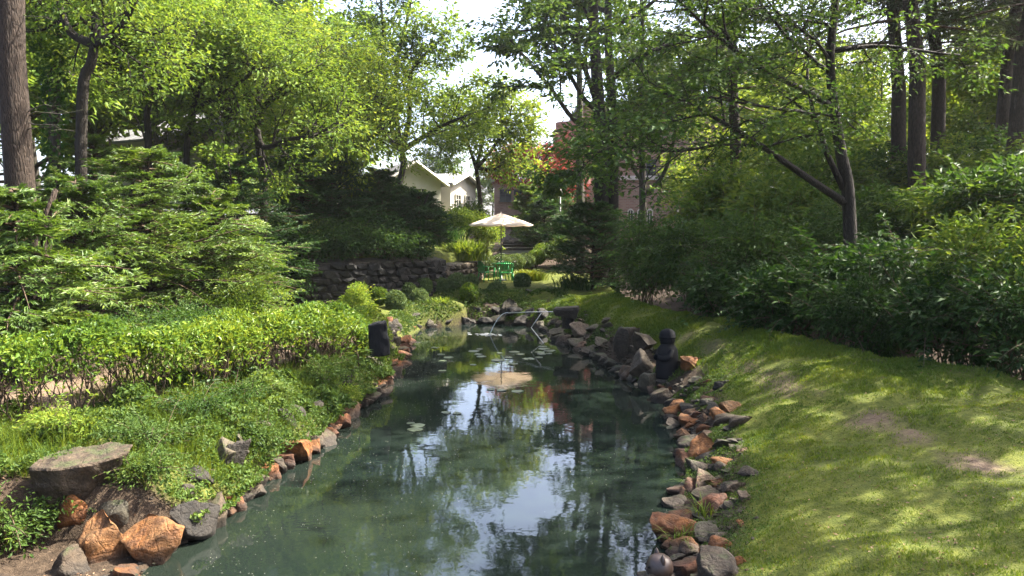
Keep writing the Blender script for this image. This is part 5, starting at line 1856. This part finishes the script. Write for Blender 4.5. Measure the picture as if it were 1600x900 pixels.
# ---- hedge
def hedge():
    pts = np.array([(-8.2, 7.0), (-6.0, 8.7), (-4.75, 10.4), (-3.8, 12.5), (-3.25, 14.8), (-3.2, 16.2)])
    sg = np.linalg.norm(np.diff(pts, axis=0), axis=1)
    cu = np.concatenate([[0], np.cumsum(sg)])
    b = np.array((pts[2][0], pts[2][1], Tz(*pts[2])))
    t = thing('hedge', 'loose clipped azalea hedge with bare stems along the pond path', 'hedge', b)
    rng = np.random.default_rng(15)
    n = 54000
    q = rng.uniform(0, cu[-1], n)
    cx, cy = np.interp(q, cu, pts[:, 0]), np.interp(q, cu, pts[:, 1])
    tx, ty = np.interp(q + .05, cu, pts[:, 0]) - np.interp(q - .05, cu, pts[:, 0]), np.interp(q + .05, cu, pts[:, 1]) - np.interp(q - .05, cu, pts[:, 1])
    tn = unit(np.stack([tx, ty], 1))
    nx = np.stack([tn[:, 1], -tn[:, 0]], 1)
    a = rng.uniform(-1, 1, n)
    hw = .52 + .16 * vnoise(q * 1.3, a * 0, 4)
    top = .98 + .42 * (fbm(q * 1.5, a * 1.2, 8) - .5) + .03 * rng.normal(0, 1, n)
    dome = top * (1 - .22 * np.abs(a) ** 3)
    deep = rng.exponential(.10, n)
    deep = np.where(rng.uniform(0, 1, n) < .22, rng.uniform(0, .55, n), deep)
    z = dome - np.minimum(deep, .58 - .1 * rng.uniform(0, 1, n))
    gapm = fbm(q * 2.4, a * 2 + z * 3.5, 12) > .40
    x_, y_ = cx + nx[:, 0] * a * hw, cy + nx[:, 1] * a * hw
    z0 = T(x_, y_)
    C = np.stack([x_, y_, z0 + z], 1)[gapm]
    m = len(C)
    D = rng.normal(0, .6, (m, 3)) + np.array((0, 0, .45)) + np.concatenate([nx[gapm] * a[gapm][:, None] * .6, np.zeros((m, 1))], 1)
    N = rng.normal(0, .5, (m, 3)) + np.array((0, 0, 1.0)) + np.concatenate([nx[gapm] * a[gapm][:, None] * .5, np.zeros((m, 1))], 1)
    L = .064 * rng.uniform(.45, 1.6, m)
    leaf_obj('foliage', C, D, N, L, L * .48, M['hedge'], t, origin=b)
    st_ = MB()
    for k in range(260):
        q0 = rng.uniform(0, cu[-1])
        a0 = rng.normal(0, .16)
        c0 = np.array((np.interp(q0, cu, pts[:, 0]), np.interp(q0, cu, pts[:, 1])))
        d0 = unit(np.array((np.interp(q0 + .1, cu, pts[:, 0]), np.interp(q0 + .1, cu, pts[:, 1]))) - c0)
        n0 = np.array((d0[1], -d0[0]))
        f = c0 + n0 * a0
        fz = Tz(*f) - .05
        tip = f + n0 * (rng.normal(0, .28)) + d0 * rng.normal(0, .22)
        p0, p2 = np.array((f[0], f[1], fz)), np.array((tip[0], tip[1], fz + rng.uniform(.55, .9)))
        mid = (p0 + p2) / 2 + rng.normal(0, .05, 3)
        st_.tube(np.array([p0, (p0 + mid) / 2 + rng.normal(0, .02, 3), mid, (mid + p2) / 2 + rng.normal(0, .02, 3), p2]), np.linspace(.013, .005, 5), 4, cap=False)
        for j in range(2):
            e_ = mid + rng.normal(0, .14, 3) + np.array((0, 0, .3))
            st_.tube(np.array([mid, (mid + e_) / 2 + rng.normal(0, .03, 3), e_]), [.007, .005, .003], 3, cap=False)
    st_.build('stems', M['twig'], t, True, rel=True)


hedge()

# ---- low bushes near the hedge
shrub('azalea_bush', 'low yellow-tipped azalea mound behind the hedge by the tan post', B(375, 17.5), 1.9, .95, 9000, .06, M['hedge'], 401, 1.5, 10, .5, .1, .05, 16)
shrub('azalea_bush', 'pale sunlit azalea mound where the hedge meets the rockery', B(556, 17.6), 1.0, 1.05, 7000, .055, M['lime'], 402, .9, 10, .5, .1, .1, 14)
shrub('shade_bush', 'dark leafy bush at the picture edge below the low yew', B(15, 11.4), 1.6, 1.3, 6000, .075, M['thicket'], 403, 1.4, 10, .5, .2, .05, 14)
shrub('dead_brush', 'sparse twiggy bush in the leaf litter under the yews', B(180, 13.6), 2.2, .8, 2200, .06, M['thicket'], 404, 1.4, 16, .5, .1, .05, 14)
shrub('shade_bush', 'thin leafy bush in the shadow behind the hedge', B(280, 15.2), 2.2, .8, 4200, .065, M['thicket'], 405, 1.4, 14, .5, .1, .05, 14)

# ---- clipped balls of the rockery
def ball(label, u, v, Y, r, seed, lm='topiary', name='clipped_ball', squash=1.0, group='clipped balls on the rockery', N=2600):
    c = P(u, v, Y)
    rng = np.random.default_rng(seed)
    zb = min(Tz(c[0], Y), c[2] - r * squash * .9)
    t = thing(name, label, 'clipped shrub', (c[0], Y, zb), 0, group)
    d = unit(rng.normal(0, 1, (N, 3)))
    lump = 1 + .22 * (fbm(d[:, 0] * 2.5 + seed, d[:, 1] * 2.5 + d[:, 2] * 2, seed) - .5)
    rad = r * lump * np.where(rng.uniform(0, 1, N) < .25, rng.uniform(.5, 1, N), rng.normal(1, .05, N))
    pos = d * rad[:, None] * np.array((1, 1, squash)) + np.array((0, 0, c[2] - zb))
    ok = pos[:, 2] > .02
    L = .075 * rng.uniform(.6, 1.3, N)
    leaf_obj('foliage', pos[ok], (d + rng.normal(0, .7, (N, 3)))[ok], (d * .6 + rng.normal(0, .6, (N, 3)) + np.array((0, 0, .5)))[ok], L[ok], (L * .5)[ok], M[lm], t)
    mb = MB()
    for k in range(5):
        a = rng.uniform(0, 6.28)
        mb.tube(np.array([(0, 0, -.12), (math.cos(a) * r * .25, math.sin(a) * r * .25, (c[2] - zb) * .5), (math.cos(a) * r * .5, math.sin(a) * r * .5, c[2] - zb)]), [.018, .013, .006], 5, cap=False)
    mb.build('stems', M['twig'], t, True)


for i, (lab, u, v, Y, r) in enumerate((
        ('clipped ball closest to the pale azalea mound', 592, 462, 23.6, .26),
        ('clipped ball on the water edge of the rockery corner', 618, 470, 23.2, .31),
        ('clipped ball half hidden behind the corner pair', 638, 455, 25.0, .27),
        ('clipped ball above the cleft boulder', 661, 447, 25.6, .30),
        ('low clipped ball left of the cleft boulder', 655, 466, 24.3, .28),
        ('clipped ball below the yew with fanning stems', 689, 447, 26.2, .28),
        ('tallest clipped ball at the middle of the rockery', 714, 443, 26.4, .34),
        ('clipped ball in front of the tallest one', 733, 457, 25.2, .30),
        ('small clipped ball tucked beside the tallest one', 736, 440, 27.0, .25),
        ('broad clipped ball in front of the green chairs', 776, 456, 26.4, .34),
        ('clipped ball beside the chair leg on the lawn side', 816, 440, 27.6, .29))):
    ball(lab, u, v, Y, r, 500 + i, 'hedge' if i in (0, 7) else 'topiary')
for i, (lab, u, v, Y, r) in enumerate((
        ('clipped mound behind the sideways chair', 757, 411, 33.4, .46), ('clipped mound behind the parasol pole', 783, 410, 34.0, .46),
        ('clipped mound next after the parasol pole', 805, 409, 34.6, .44), ('clipped mound in the middle of the low hedge row', 822, 407, 35.2, .42),
        ('clipped mound near the end of the low hedge row', 838, 402, 35.8, .42), ('bright clipped mound ending the low hedge row', 848, 392, 38.0, .45))):
    ball(lab, u, v, Y, r, 540 + i, 'hedge' if i > 3 else 'topiary', 'clipped_mound', .8, 'clipped mounds behind the chairs', 3000)

# yellow grasses and borders by the chairs
blades('ornamental_grass', 'bright yellow-green grass clump left of the chairs', B(728, 30.5, .5), 2.2, 900, 1.0, .03, M['lime'], 601, .8, 1.4)
blades('ornamental_grass', 'darker lily leaves behind the bright grass clump', B(690, 32.0), 2.4, 700, .9, .04, M['blade'], 602, .6, 1.4)
blades('border_grass', 'pale grassy border edging the lawn beside the chairs', B(826, 31.8), 2.0, 900, .55, .025, M['grass'], 603, .7, 1.0)
blades('iris_clump', 'dark iris clump at the edge of the far lawn by the maple', B(903, 27.5), 1.9, 420, .6, .045, M['blade'], 604, .7, 1.3)
blades('iris_clump', 'yellow-lit grass tuft hanging over the rockery stones', P(688, 480, 24.3), .9, 260, .4, .025, M['lime'], 605, 1.0, .6)
blades('iris_clump', 'small lit grass tuft at the rockery waterline', P(622, 500, 22.8) * 1.0, .7, 160, .35, .022, M['lime'], 606, 1.0, .5)
shrub('border_shrub', 'rounded light shrub in front of the slim bright tree', B(757, 38), 2.2, 2.0, 4500, .13, M['lime'], 611, 1.8, 8, .5, .2, .05, 12)
shrub('border_shrub', 'pale shrub beside the trunk of the slim bright tree', B(728, 39), 2.4, 2.3, 4500, .14, M['cover'], 612, 1.8, 8, .5, .2, .05, 12)
shrub('border_shrub', 'low green bushes below the white house', B(700, 34.5), 2.6, 1.4, 4500, .12, M['fresh'], 613, 1.8, 8, .5, .2, .05, 12)
shrub('border_shrub', 'grey-green shrub at the foot of the globe lamp post', B(876, 36), 1.9, 1.5, 3500, .11, M['cover'], 614, 1.6, 8, .5, .2, .05, 12)
shrub('terrace_shrub', 'sunlit shrub glimpsed under the clipped yews', B(500, 30), 4.2, 2.4, 6500, .13, M['lime'], 615, 2.0, 10, .5, .2, .05, 14)
shrub('terrace_shrub', 'sunlit shrub between the clipped yew trunks and white house', B(600, 33), 4.2, 2.2, 6500, .14, M['fresh'], 616, 2.0, 10, .5, .2, .05, 14)
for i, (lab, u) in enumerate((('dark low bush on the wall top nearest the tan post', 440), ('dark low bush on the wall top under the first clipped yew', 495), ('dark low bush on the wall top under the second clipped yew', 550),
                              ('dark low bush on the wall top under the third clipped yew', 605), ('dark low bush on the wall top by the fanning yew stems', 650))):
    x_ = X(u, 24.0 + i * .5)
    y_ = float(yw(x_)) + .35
    shrub('wall_top_bush', lab, (x_, y_, Tz(x_, y_ + .3) - .1), 1.9, 1.0, 2600, .10, M['thicket_shade'], 630 + i, 1.2, 7, .5, .5, .0, 12, 'dark bushes along the wall top', shoots=10)
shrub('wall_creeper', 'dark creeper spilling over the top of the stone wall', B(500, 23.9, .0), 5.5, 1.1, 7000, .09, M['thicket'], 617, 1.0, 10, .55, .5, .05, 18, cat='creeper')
shrub('wall_creeper', 'dark creeper hanging down the face of the stone wall near the tan post', B(430, 22.6, .1), 2.6, 1.5, 3500, .10, M['thicket_shade'], 619, .9, 8, .6, .6, .05, 14, cat='creeper')
shrub('wall_creeper', 'dark creeper hanging down the middle of the stone wall', B(555, 24.6, .1), 3.0, 1.5, 3500, .10, M['thicket_shade'], 620, .8, 8, .6, .6, .05, 14, cat='creeper')
shrub('wall_creeper', 'dark creeper hanging where the stone wall bends', B(600, 25.6, .0), 3.2, 1.0, 4500, .09, M['thicket'], 618, 1.0, 8, .55, .5, .05, 14, cat='creeper')

# ---- ground cover on the hedge bank
def cover():
    rng = np.random.default_rng(21)
    n = 180000
    y_ = 5.0 + 12.0 * rng.uniform(0, 1, n) ** 1.35
    d_ = rng.uniform(-.06, 4.6, n)
    x_ = xl(y_) - d_
    hx = np.interp(y_, [5, 7.0, 8.7, 10.4, 12.5, 14.8, 17], [-8.2, -8.2, -6.0, -4.75, -3.75, -3.05, -2.95])
    patch = fbm(x_ * .9, y_ * .9, 31) + .5 * (fbm(x_ * 3, y_ * 3, 37) - .5)
    ok = ((y_ > 6.95) | (x_ < -4.75)) & (x_ > hx - .15) & (patch > .25 + .24 * sstep(.9, .2, (x_ - hx)))
    x_, y_, patch = x_[ok], y_[ok], patch[ok]
    n = len(x_)
    cush = .03 + .42 * np.clip(fbm(x_ * 1.7, y_ * 1.7, 71) - .36, 0, .4) / .4 + .10 * np.clip(fbm(x_ * 5, y_ * 5, 77, 2) - .4, 0, 1)
    h = cush * rng.uniform(0, 1, n) ** .35
    C = np.stack([x_, y_, np.maximum(T(x_, y_), .02) + h + .13 * sstep(.35, .1, xl(y_) - x_)], 1)
    D = rng.normal(0, .7, (n, 3)) + np.array((.15, -.3, .45))
    N = rng.normal(0, .5, (n, 3)) + np.array((0, -.15, 1.0))
    kind = fbm(x_ * .8, y_ * .8, 91)
    L = (.03 + .028 * sstep(.4, .62, kind)) * rng.uniform(.5, 1.7, n) * np.clip(y_ / 8.5, .85, 1.4)
    o = leaf_obj('ground_cover', C, D, N, L, L * .55, M['cover'], None)
    tag(o, 'small-leaved green ground cover on the bank below the hedge', 'ground cover', kind='stuff')
    n = 60000
    y_ = 4.6 + 18 * rng.uniform(0, 1, n) ** 1.15
    d_ = np.abs(rng.normal(.3, .38, n))
    x_ = xr(y_) + d_
    patch = fbm(x_ * 1.6, y_ * 1.6, 63)
    ok = (patch > .47)
    x_, y_, patch = x_[ok], y_[ok], patch[ok]
    n = len(x_)
    h = (.015 + .3 * np.clip(patch - .46, 0, .4)) * rng.uniform(.1, 1.1, n)
    L = .024 * rng.uniform(.6, 1.6, n) * np.clip(y_ / 8.5, .85, 1.4)
    o = leaf_obj('weeds', np.stack([x_, y_, np.maximum(T(x_, y_), .03) + h], 1), rng.normal(0, .7, (n, 3)) + np.array((-.15, -.3, .35)), rng.normal(0, .5, (n, 3)) + np.array((0, -.15, 1.0)), L, L * .5, M['cover'], None)
    tag(o, 'low leafy weeds growing between the lawn shore rocks', 'weeds', kind='stuff')
    # thin grass and wiry stems through the ground cover
    n = 30000
    y_ = 5.6 + 11 * rng.uniform(0, 1, n) ** 1.3
    x_ = xl(y_) - rng.uniform(.05, 3.2, n)
    ok = (T(x_, y_) > .1) & (fbm(x_ * 1.2, y_ * 1.2, 97) > .47) & ((y_ > 7.1) | (x_ < -4.75))
    x_, y_ = x_[ok], y_[ok]
    n = len(x_)
    hh = rng.uniform(.08, .34, n)
    a = rng.uniform(0, 6.28, n)
    z_ = T(x_, y_)
    ln = rng.normal(0, .45, (n, 2)) * hh[:, None] + np.array((.25, -.2)) * hh[:, None]
    V = np.stack([np.stack([x_ + np.cos(a) * .004, y_ + np.sin(a) * .004, z_ - .01], 1), np.stack([x_ - np.cos(a) * .004, y_ - np.sin(a) * .004, z_ - .01], 1), np.stack([x_ + ln[:, 0], y_ + ln[:, 1], z_ + hh], 1)], 1)
    o = obj('bank_grass', mesh_np('bank_grass', V.reshape(-1, 3), np.arange(n * 3).reshape(-1, 3)), M['grass'])
    tag(o, 'thin wiry grass sticking out of the hedge bank ground cover', 'grass', kind='stuff')
    n = 34000
    x_ = rng.uniform(-3.6, 2.0, n)
    y_ = rng.uniform(20.6, 26.6, n)
    ok = (T(x_, y_) > .06) & (fbm(x_ * 1.8, y_ * 1.8, 83) > .33)
    x_, y_ = x_[ok], y_[ok]
    n = len(x_)
    L = .075 * rng.uniform(.6, 1.5, n)
    o = leaf_obj('rockery_creepers', np.stack([x_, y_, T(x_, y_) + .2 * rng.uniform(0, 1, n) * np.clip(fbm(x_ * 2, y_ * 2, 85) - .2, 0, 1)], 1), rng.normal(0, .7, (n, 3)) + np.array((0, -.3, .2)), rng.normal(0, .5, (n, 3)) + np.array((0, -.3, 1.0)), L, L * .5, M['cover'], None)
    tag(o, 'creeping plants spread between the far rockery stones', 'creepers', kind='stuff')
    # short grass and moss of the lawn
    n = 330000
    y_ = 3.6 + 22 * rng.uniform(0, 1, n) ** 2.0
    x_ = xr(y_) + .15 + (xe(y_) + .15 - xr(y_)) * rng.uniform(0, 1, n)
    g = lawn_mask(x_, y_) * (1 - path_mask(x_, y_)) > rng.uniform(.12, .75, n)
    g &= (fbm(x_ * 2.2, y_ * 2.2, 44) + .3 * rng.uniform(0, 1, n)) > .53
    x_, y_ = x_[g], y_[g]
    n = len(x_)
    tall = np.clip(fbm(x_ * 1.3, y_ * 1.3, 51) - .42, 0, 1)
    hh = (.014 + .06 * tall) * rng.uniform(.6, 1.4, n) * np.clip(y_ / 7, .9, 1.9)
    a = rng.uniform(0, 6.28, n)
    wd = .0045 * np.clip(y_ / 6, 1, 3)
    z_ = T(x_, y_)
    ln = rng.normal(0, .5, (n, 2)) * hh[:, None]
    V = np.stack([np.stack([x_ + np.cos(a) * wd, y_ + np.sin(a) * wd, z_ - .004], 1), np.stack([x_ - np.cos(a) * wd, y_ - np.sin(a) * wd, z_ - .004], 1), np.stack([x_ + ln[:, 0], y_ + ln[:, 1], z_ + hh], 1)], 1)
    o = obj('grass', mesh_np('grass', V.reshape(-1, 3), np.arange(n * 3).reshape(-1, 3)), M['grass'])
    tag(o, 'short mossy grass covering the lawn beside the pond', 'grass', kind='stuff')
    # fallen leaves and needles
    n = 9000
    x_ = np.concatenate([rng.uniform(-11, -2.6, n // 2), rng.uniform(1.2, 8.2, n // 2)])
    y_ = 5 + 15 * rng.uniform(0, 1, n) ** 1.3
    g = (x_ < xl(y_) - .2) | (x_ > xr(y_) + .2)
    x_, y_ = x_[g], y_[g]
    n = len(x_)
    C = np.stack([x_, y_, T(x_, y_) + .012], 1)
    L = rng.uniform(.012, .04, n)
    lit = leaf_mat('leaf_litter', (.07, .04, .022), (.16, .095, .055), (.27, .19, .12), .15, (1.1, 1, .9))
    o = leaf_obj('leaf_litter', C, rng.normal(0, 1, (n, 3)) * np.array((1, 1, .2)), rng.normal(0, .25, (n, 3)) + np.array((0, 0, 1.0)), L, L * .5, lit, None)
    tag(o, 'dry fallen leaves scattered over the banks', 'fallen leaves', kind='stuff')


cover()

def gravel():
    rng = np.random.default_rng(77)
    shp = [rock_mesh('pebble_shape', 300 + k, 1, 6, .08) for k in range(4)]
    Vs, Fs, n0 = [], [], 0
    src = []
    for me in shp:
        v = np.empty(len(me.vertices) * 3, np.float32)
        me.vertices.foreach_get('co', v)
        f = np.array([p.vertices[:] for p in me.polygons])
        src.append((v.reshape(-1, 3), f))
        bpy.data.meshes.remove(me)
    n = 2600
    y_ = 5.2 + 16 * rng.uniform(0, 1, n) ** 1.4
    rt_ = rng.uniform(0, 1, n) < .75
    x_ = np.where(rt_, xr(y_) + np.abs(rng.normal(.2, .2, n)), xl(y_) - np.abs(rng.normal(.1, .2, n)))
    z_ = T(x_, y_)
    for i in range(n):
        if z_[i] < -.06:
            continue
        s_ = .022 + rng.exponential(.022)
        v, f = src[i % 4]
        a = rng.uniform(0, 6.28)
        c, s2 = math.cos(a), math.sin(a)
        v = v * np.array((1.3, 1, .65)) * min(s_, .12)
        v = np.stack([v[:, 0] * c - v[:, 1] * s2, v[:, 0] * s2 + v[:, 1] * c, v[:, 2]], 1) + np.array((x_[i], y_[i], z_[i] + s_ * .12))
        Vs.append(v)
        Fs.append(f + n0)
        n0 += len(v)
    o = obj('gravel', mesh_np('gravel', np.vstack(Vs), np.vstack(Fs), False), M['rock'])
    tag(o, 'loose gravel and stone chips between the shore rocks', 'gravel', kind='stuff')


gravel()

# single plants on the bank that stand out
def rosette(label, u, v, Y, n, L, wr, mat, seed, name='leafy_plant', up=.35):
    c = P(u, v, Y)
    c[2] = max(Tz(c[0], c[1]), c[2] - .1)
    rng = np.random.default_rng(seed)
    t = thing(name, label, 'plant', c)
    a = np.arange(n) * 2.4 + rng.normal(0, .2, n)
    hgt = rng.uniform(.06, .26, n)
    D = np.stack([np.cos(a), np.sin(a), up * rng.uniform(-.4, 1, n)], 1)
    C = D * np.array((1, 1, .3)) * L * .55 + np.stack([np.zeros(n), np.zeros(n), hgt], 1)
    LL = L * rng.uniform(.7, 1.2, n)
    leaf_obj('leaves', C, D, np.array((0, 0, 1.0)) + rng.normal(0, .25, (n, 3)), LL, LL * wr, M[mat], t)
    mb = MB()
    for k in range(3):
        mb.tube(np.array([(0, 0, -.05), (rng.normal(0, .02), rng.normal(0, .02), .12), (rng.normal(0, .04), rng.normal(0, .04), .25)]), [.008, .006, .003], 5)
    mb.build('stem', M['twig'], t, True)


rosette('pale variegated plant under the hedge stems', 275, 648, 9.3, 16, .15, .42, 'grey', 1)
rosette('pale-leaved plant low beside the hedge in shade', 330, 612, 10.6, 14, .13, .4, 'grey', 2)
rosette('pale-leaved plant at the middle of the hedge foot', 400, 590, 11.5, 14, .12, .4, 'grey', 3)
rosette('broad-leaved seedling among ground cover over the orange boulders', 238, 745, 8.0, 10, .09, .5, 'grey', 4)
for i, (lab, u, v, Y, w, h_, mt) in enumerate((
        ('bushy weed clump under the middle of the hedge', 430, 620, 10.6, .8, .42, 'cover'), ('bushy weed clump below the far half of the hedge', 500, 590, 12.0, .8, .4, 'cover'),
        ('yellowish weed cushion above the rocks of the bank', 545, 610, 12.2, .6, .32, 'lime'), ('weed cushion beside the leaning dark slab', 400, 700, 9.0, .7, .34, 'cover'),
        ('shaggy weed clump between the big slab and the leaning slab', 245, 735, 7.9, .8, .36, 'cover'), ('yellow cushion of weeds behind the big flat slab', 110, 690, 8.1, 1.0, .34, 'lime'),
        ('shady weed clump below the bare hedge stems', 300, 665, 9.2, 1.0, .35, 'thicket'), ('shady weed clump at the foot of the hedge near its middle', 380, 640, 10.0, .9, .38, 'thicket'),
        ('ferny weed tuft hanging beside the orange boulders', 225, 800, 7.15, .6, .3, 'cover'))):
    c_ = P(u, v, Y)
    shrub('weed_clump', lab, (c_[0], Y, Tz(c_[0], Y)), w, h_, 1500, .042, M[mt], 660 + i, w * .8, 5, .4, .2, .0, 12, 'weed clumps on the hedge bank', 'weeds', shoots=8, stem_r=.006)
shrub('corner_fern', 'leafy tangle in the hollow under the big flat slab', (-4.2, 6.95, .12), .9, .4, 1300, .05, M['cover'], 641, .5, 6, .4, .3, .0, 9)
shrub('corner_fern', 'low leafy tangle on the mud behind the corner boulders', (-4.55, 6.55, .05), .9, .5, 1500, .05, M['cover'], 640, .7, 6, .45, .3, .0, 9)
rosette('bright leafy shoot at the bottom picture corner', 25, 872, 6.5, 30, .09, .45, 'lime', 5)
rosette('large-leaved weed by the bare hedge stems at the picture edge', 40, 628, 9.0, 26, .12, .45, 'lime', 6)
rosette('fern-like tuft hanging over the black upright stone', 560, 560, 13.0, 22, .26, .22, 'cover', 7)
for i, (lab, u, v, Y) in enumerate((('arching grass tuft beside the flat orange rock', 1092, 770, 8.3), ('arching grass tuft near the pottery animal', 1062, 850, 6.9), ('thin grass tuft above the reddish rock with white rim', 1100, 815, 7.5))):
    c = P(u, v, Y)
    c[2] = max(.02, Tz(c[0], c[1]))
    blades('grass_tuft', lab, c, .28, 45, .26, .008, M['grass'], 620 + i, 1.1)

# ---- woods that close the view
protos = []
for i, (mt, h, s_) in enumerate((('far', 11, 0), ('fresh', 12, 1), ('lime', 10, 2), ('maple', 13, 3))):
    t = auto_tree('broadleaf_tree', 'x', (0, 0, 0), h, .22, spec(n=(16, 6, 4), ang=(65, 50, 45), L=(4.0, 1.9, .9), r=(.09, .03, .012), t0=(.22, .25, .2), up=(.06, .02, 0), wob=.16, gap=.45),
                  (11500, .36, .32, .5, .3, .55), M[mt], M['bark_grey'], 700 + i, group='broadleaf trees closing the view')
    protos.append(t)
for k_, (x_, y_, h_, lab) in enumerate(((12.3, 12.6, 11, 'airy tree added beyond the picture edge to dapple the lawn'), (10.8, 7.6, 10, 'airy tree added beyond the picture edge to dapple the near lawn'))):  # unseen trees added with sparse leaves to throw dappled shade on the lawn
    auto_tree('added_dapple_tree', lab, (x_, y_, Tz(x_, y_)), h_, .2, spec(n=(14, 6, 4), ang=(65, 50, 45), L=(3.8, 1.8, .9), r=(.09, .03, .012), t0=(.4, .25, .2), up=(.04, .0, 0), wob=.16, gap=.5),
              (2000, .3, .2, .5, .3, .55), M['fresh'], M['bark_grey'], 760 + k_, group='airy trees added to dapple the lawn')
far_trees = [  # proto, u, Y, scale, label
    (0, 60, 34, 1.0, 'pale green tree at the picture edge behind the ivy stems'), (1, 150, 30, .85, 'fresh green tree behind the dark forked tree'),
    (2, 230, 44, 1.05, 'yellow-green tree behind the grey-roofed house'), (0, 330, 46, 1.15, 'rounded pale tree above the grey-roofed house'),
    (2, 415, 44, 1.0, 'yellow-green tree crown behind the spreading lime tree'), (0, 485, 48, 1.05, 'domed pale tree on the skyline beside the open sky'),
    (0, 545, 56, 1.05, 'hazy domed tree at the edge of the sky gap'), (1, 30, 25, .8, 'dense green tree behind the huge spruce trunk'),
    (1, 360, 33, .72, 'fresh green tree filling behind the ascending stems'), (1, 250, 31, .75, 'fresh green tree filling behind the low fork'),
    (2, 470, 36, .66, 'bright tree between the spreading lime and the skyline dome'), (3, 690, 75, .6, 'distant dark tree behind the white house'),
    (0, 770, 82, .55, 'distant hazy tree above the brick annex'), (3, 1010, 66, 1.2, 'tall tree rising behind the brick building'),
    (0, 1130, 62, 1.15, 'pale tree behind the end of the brick building'), (2, 1240, 52, 1.0, 'yellow-green tree high on the hillside behind the dogwood'),
    (0, 1330, 56, .65, 'pale tree on the hillside skyline'), (2, 1450, 48, .55, 'yellow-green tree high up between the spruce trunks'),
    (1, 1560, 42, .55, 'green tree on the hillside behind the spruce pair'), (2, 1660, 38, .95, 'yellow-green tree past the picture edge on the hillside'),
    (2, 1500, 40, .62, 'yellow-green tree low between the spruce trunks'), (2, 1600, 36, .58, 'yellow-green tree low behind the spruce pair'),
    (1, -60, 30, .9, 'green tree past the picture edge behind the yews'), (3, -120, 22, .9, 'dark tree past the picture edge'),
]
used = set()
for i, (k, u, Y, s_, lab) in enumerate(far_trees):
    loc = B(u, Y)
    if k in used:
        copy_thing(protos[k], loc, i * 1.3, s_, lab)
    else:
        used.add(k)
        protos[k].location = loc
        protos[k].scale = (s_,) * 3
        protos[k]['label'] = lab

# ------------------------------------------------------------------ soft summer haze in the air
def haze():
    m, nt, out = new_mat('air_haze')
    v = nd(nt, 'ShaderNodeVolumePrincipled', {'Color': c4((.95, .97, 1.0)), 'Density': .00028, 'Anisotropy': .55})
    nt.links.new(v.outputs[0], out.inputs['Volume'])
    lo, hi = (-440, -140, -2), (440, 1060, 24)
    b = MB().box([(a + c) / 2 for a, c in zip(lo, hi)], [c - a for a, c in zip(lo, hi)])
    o = b.build('haze', m)
    tag(o, 'thin pale summer haze hanging in the garden air', 'haze', kind='stuff')


haze()
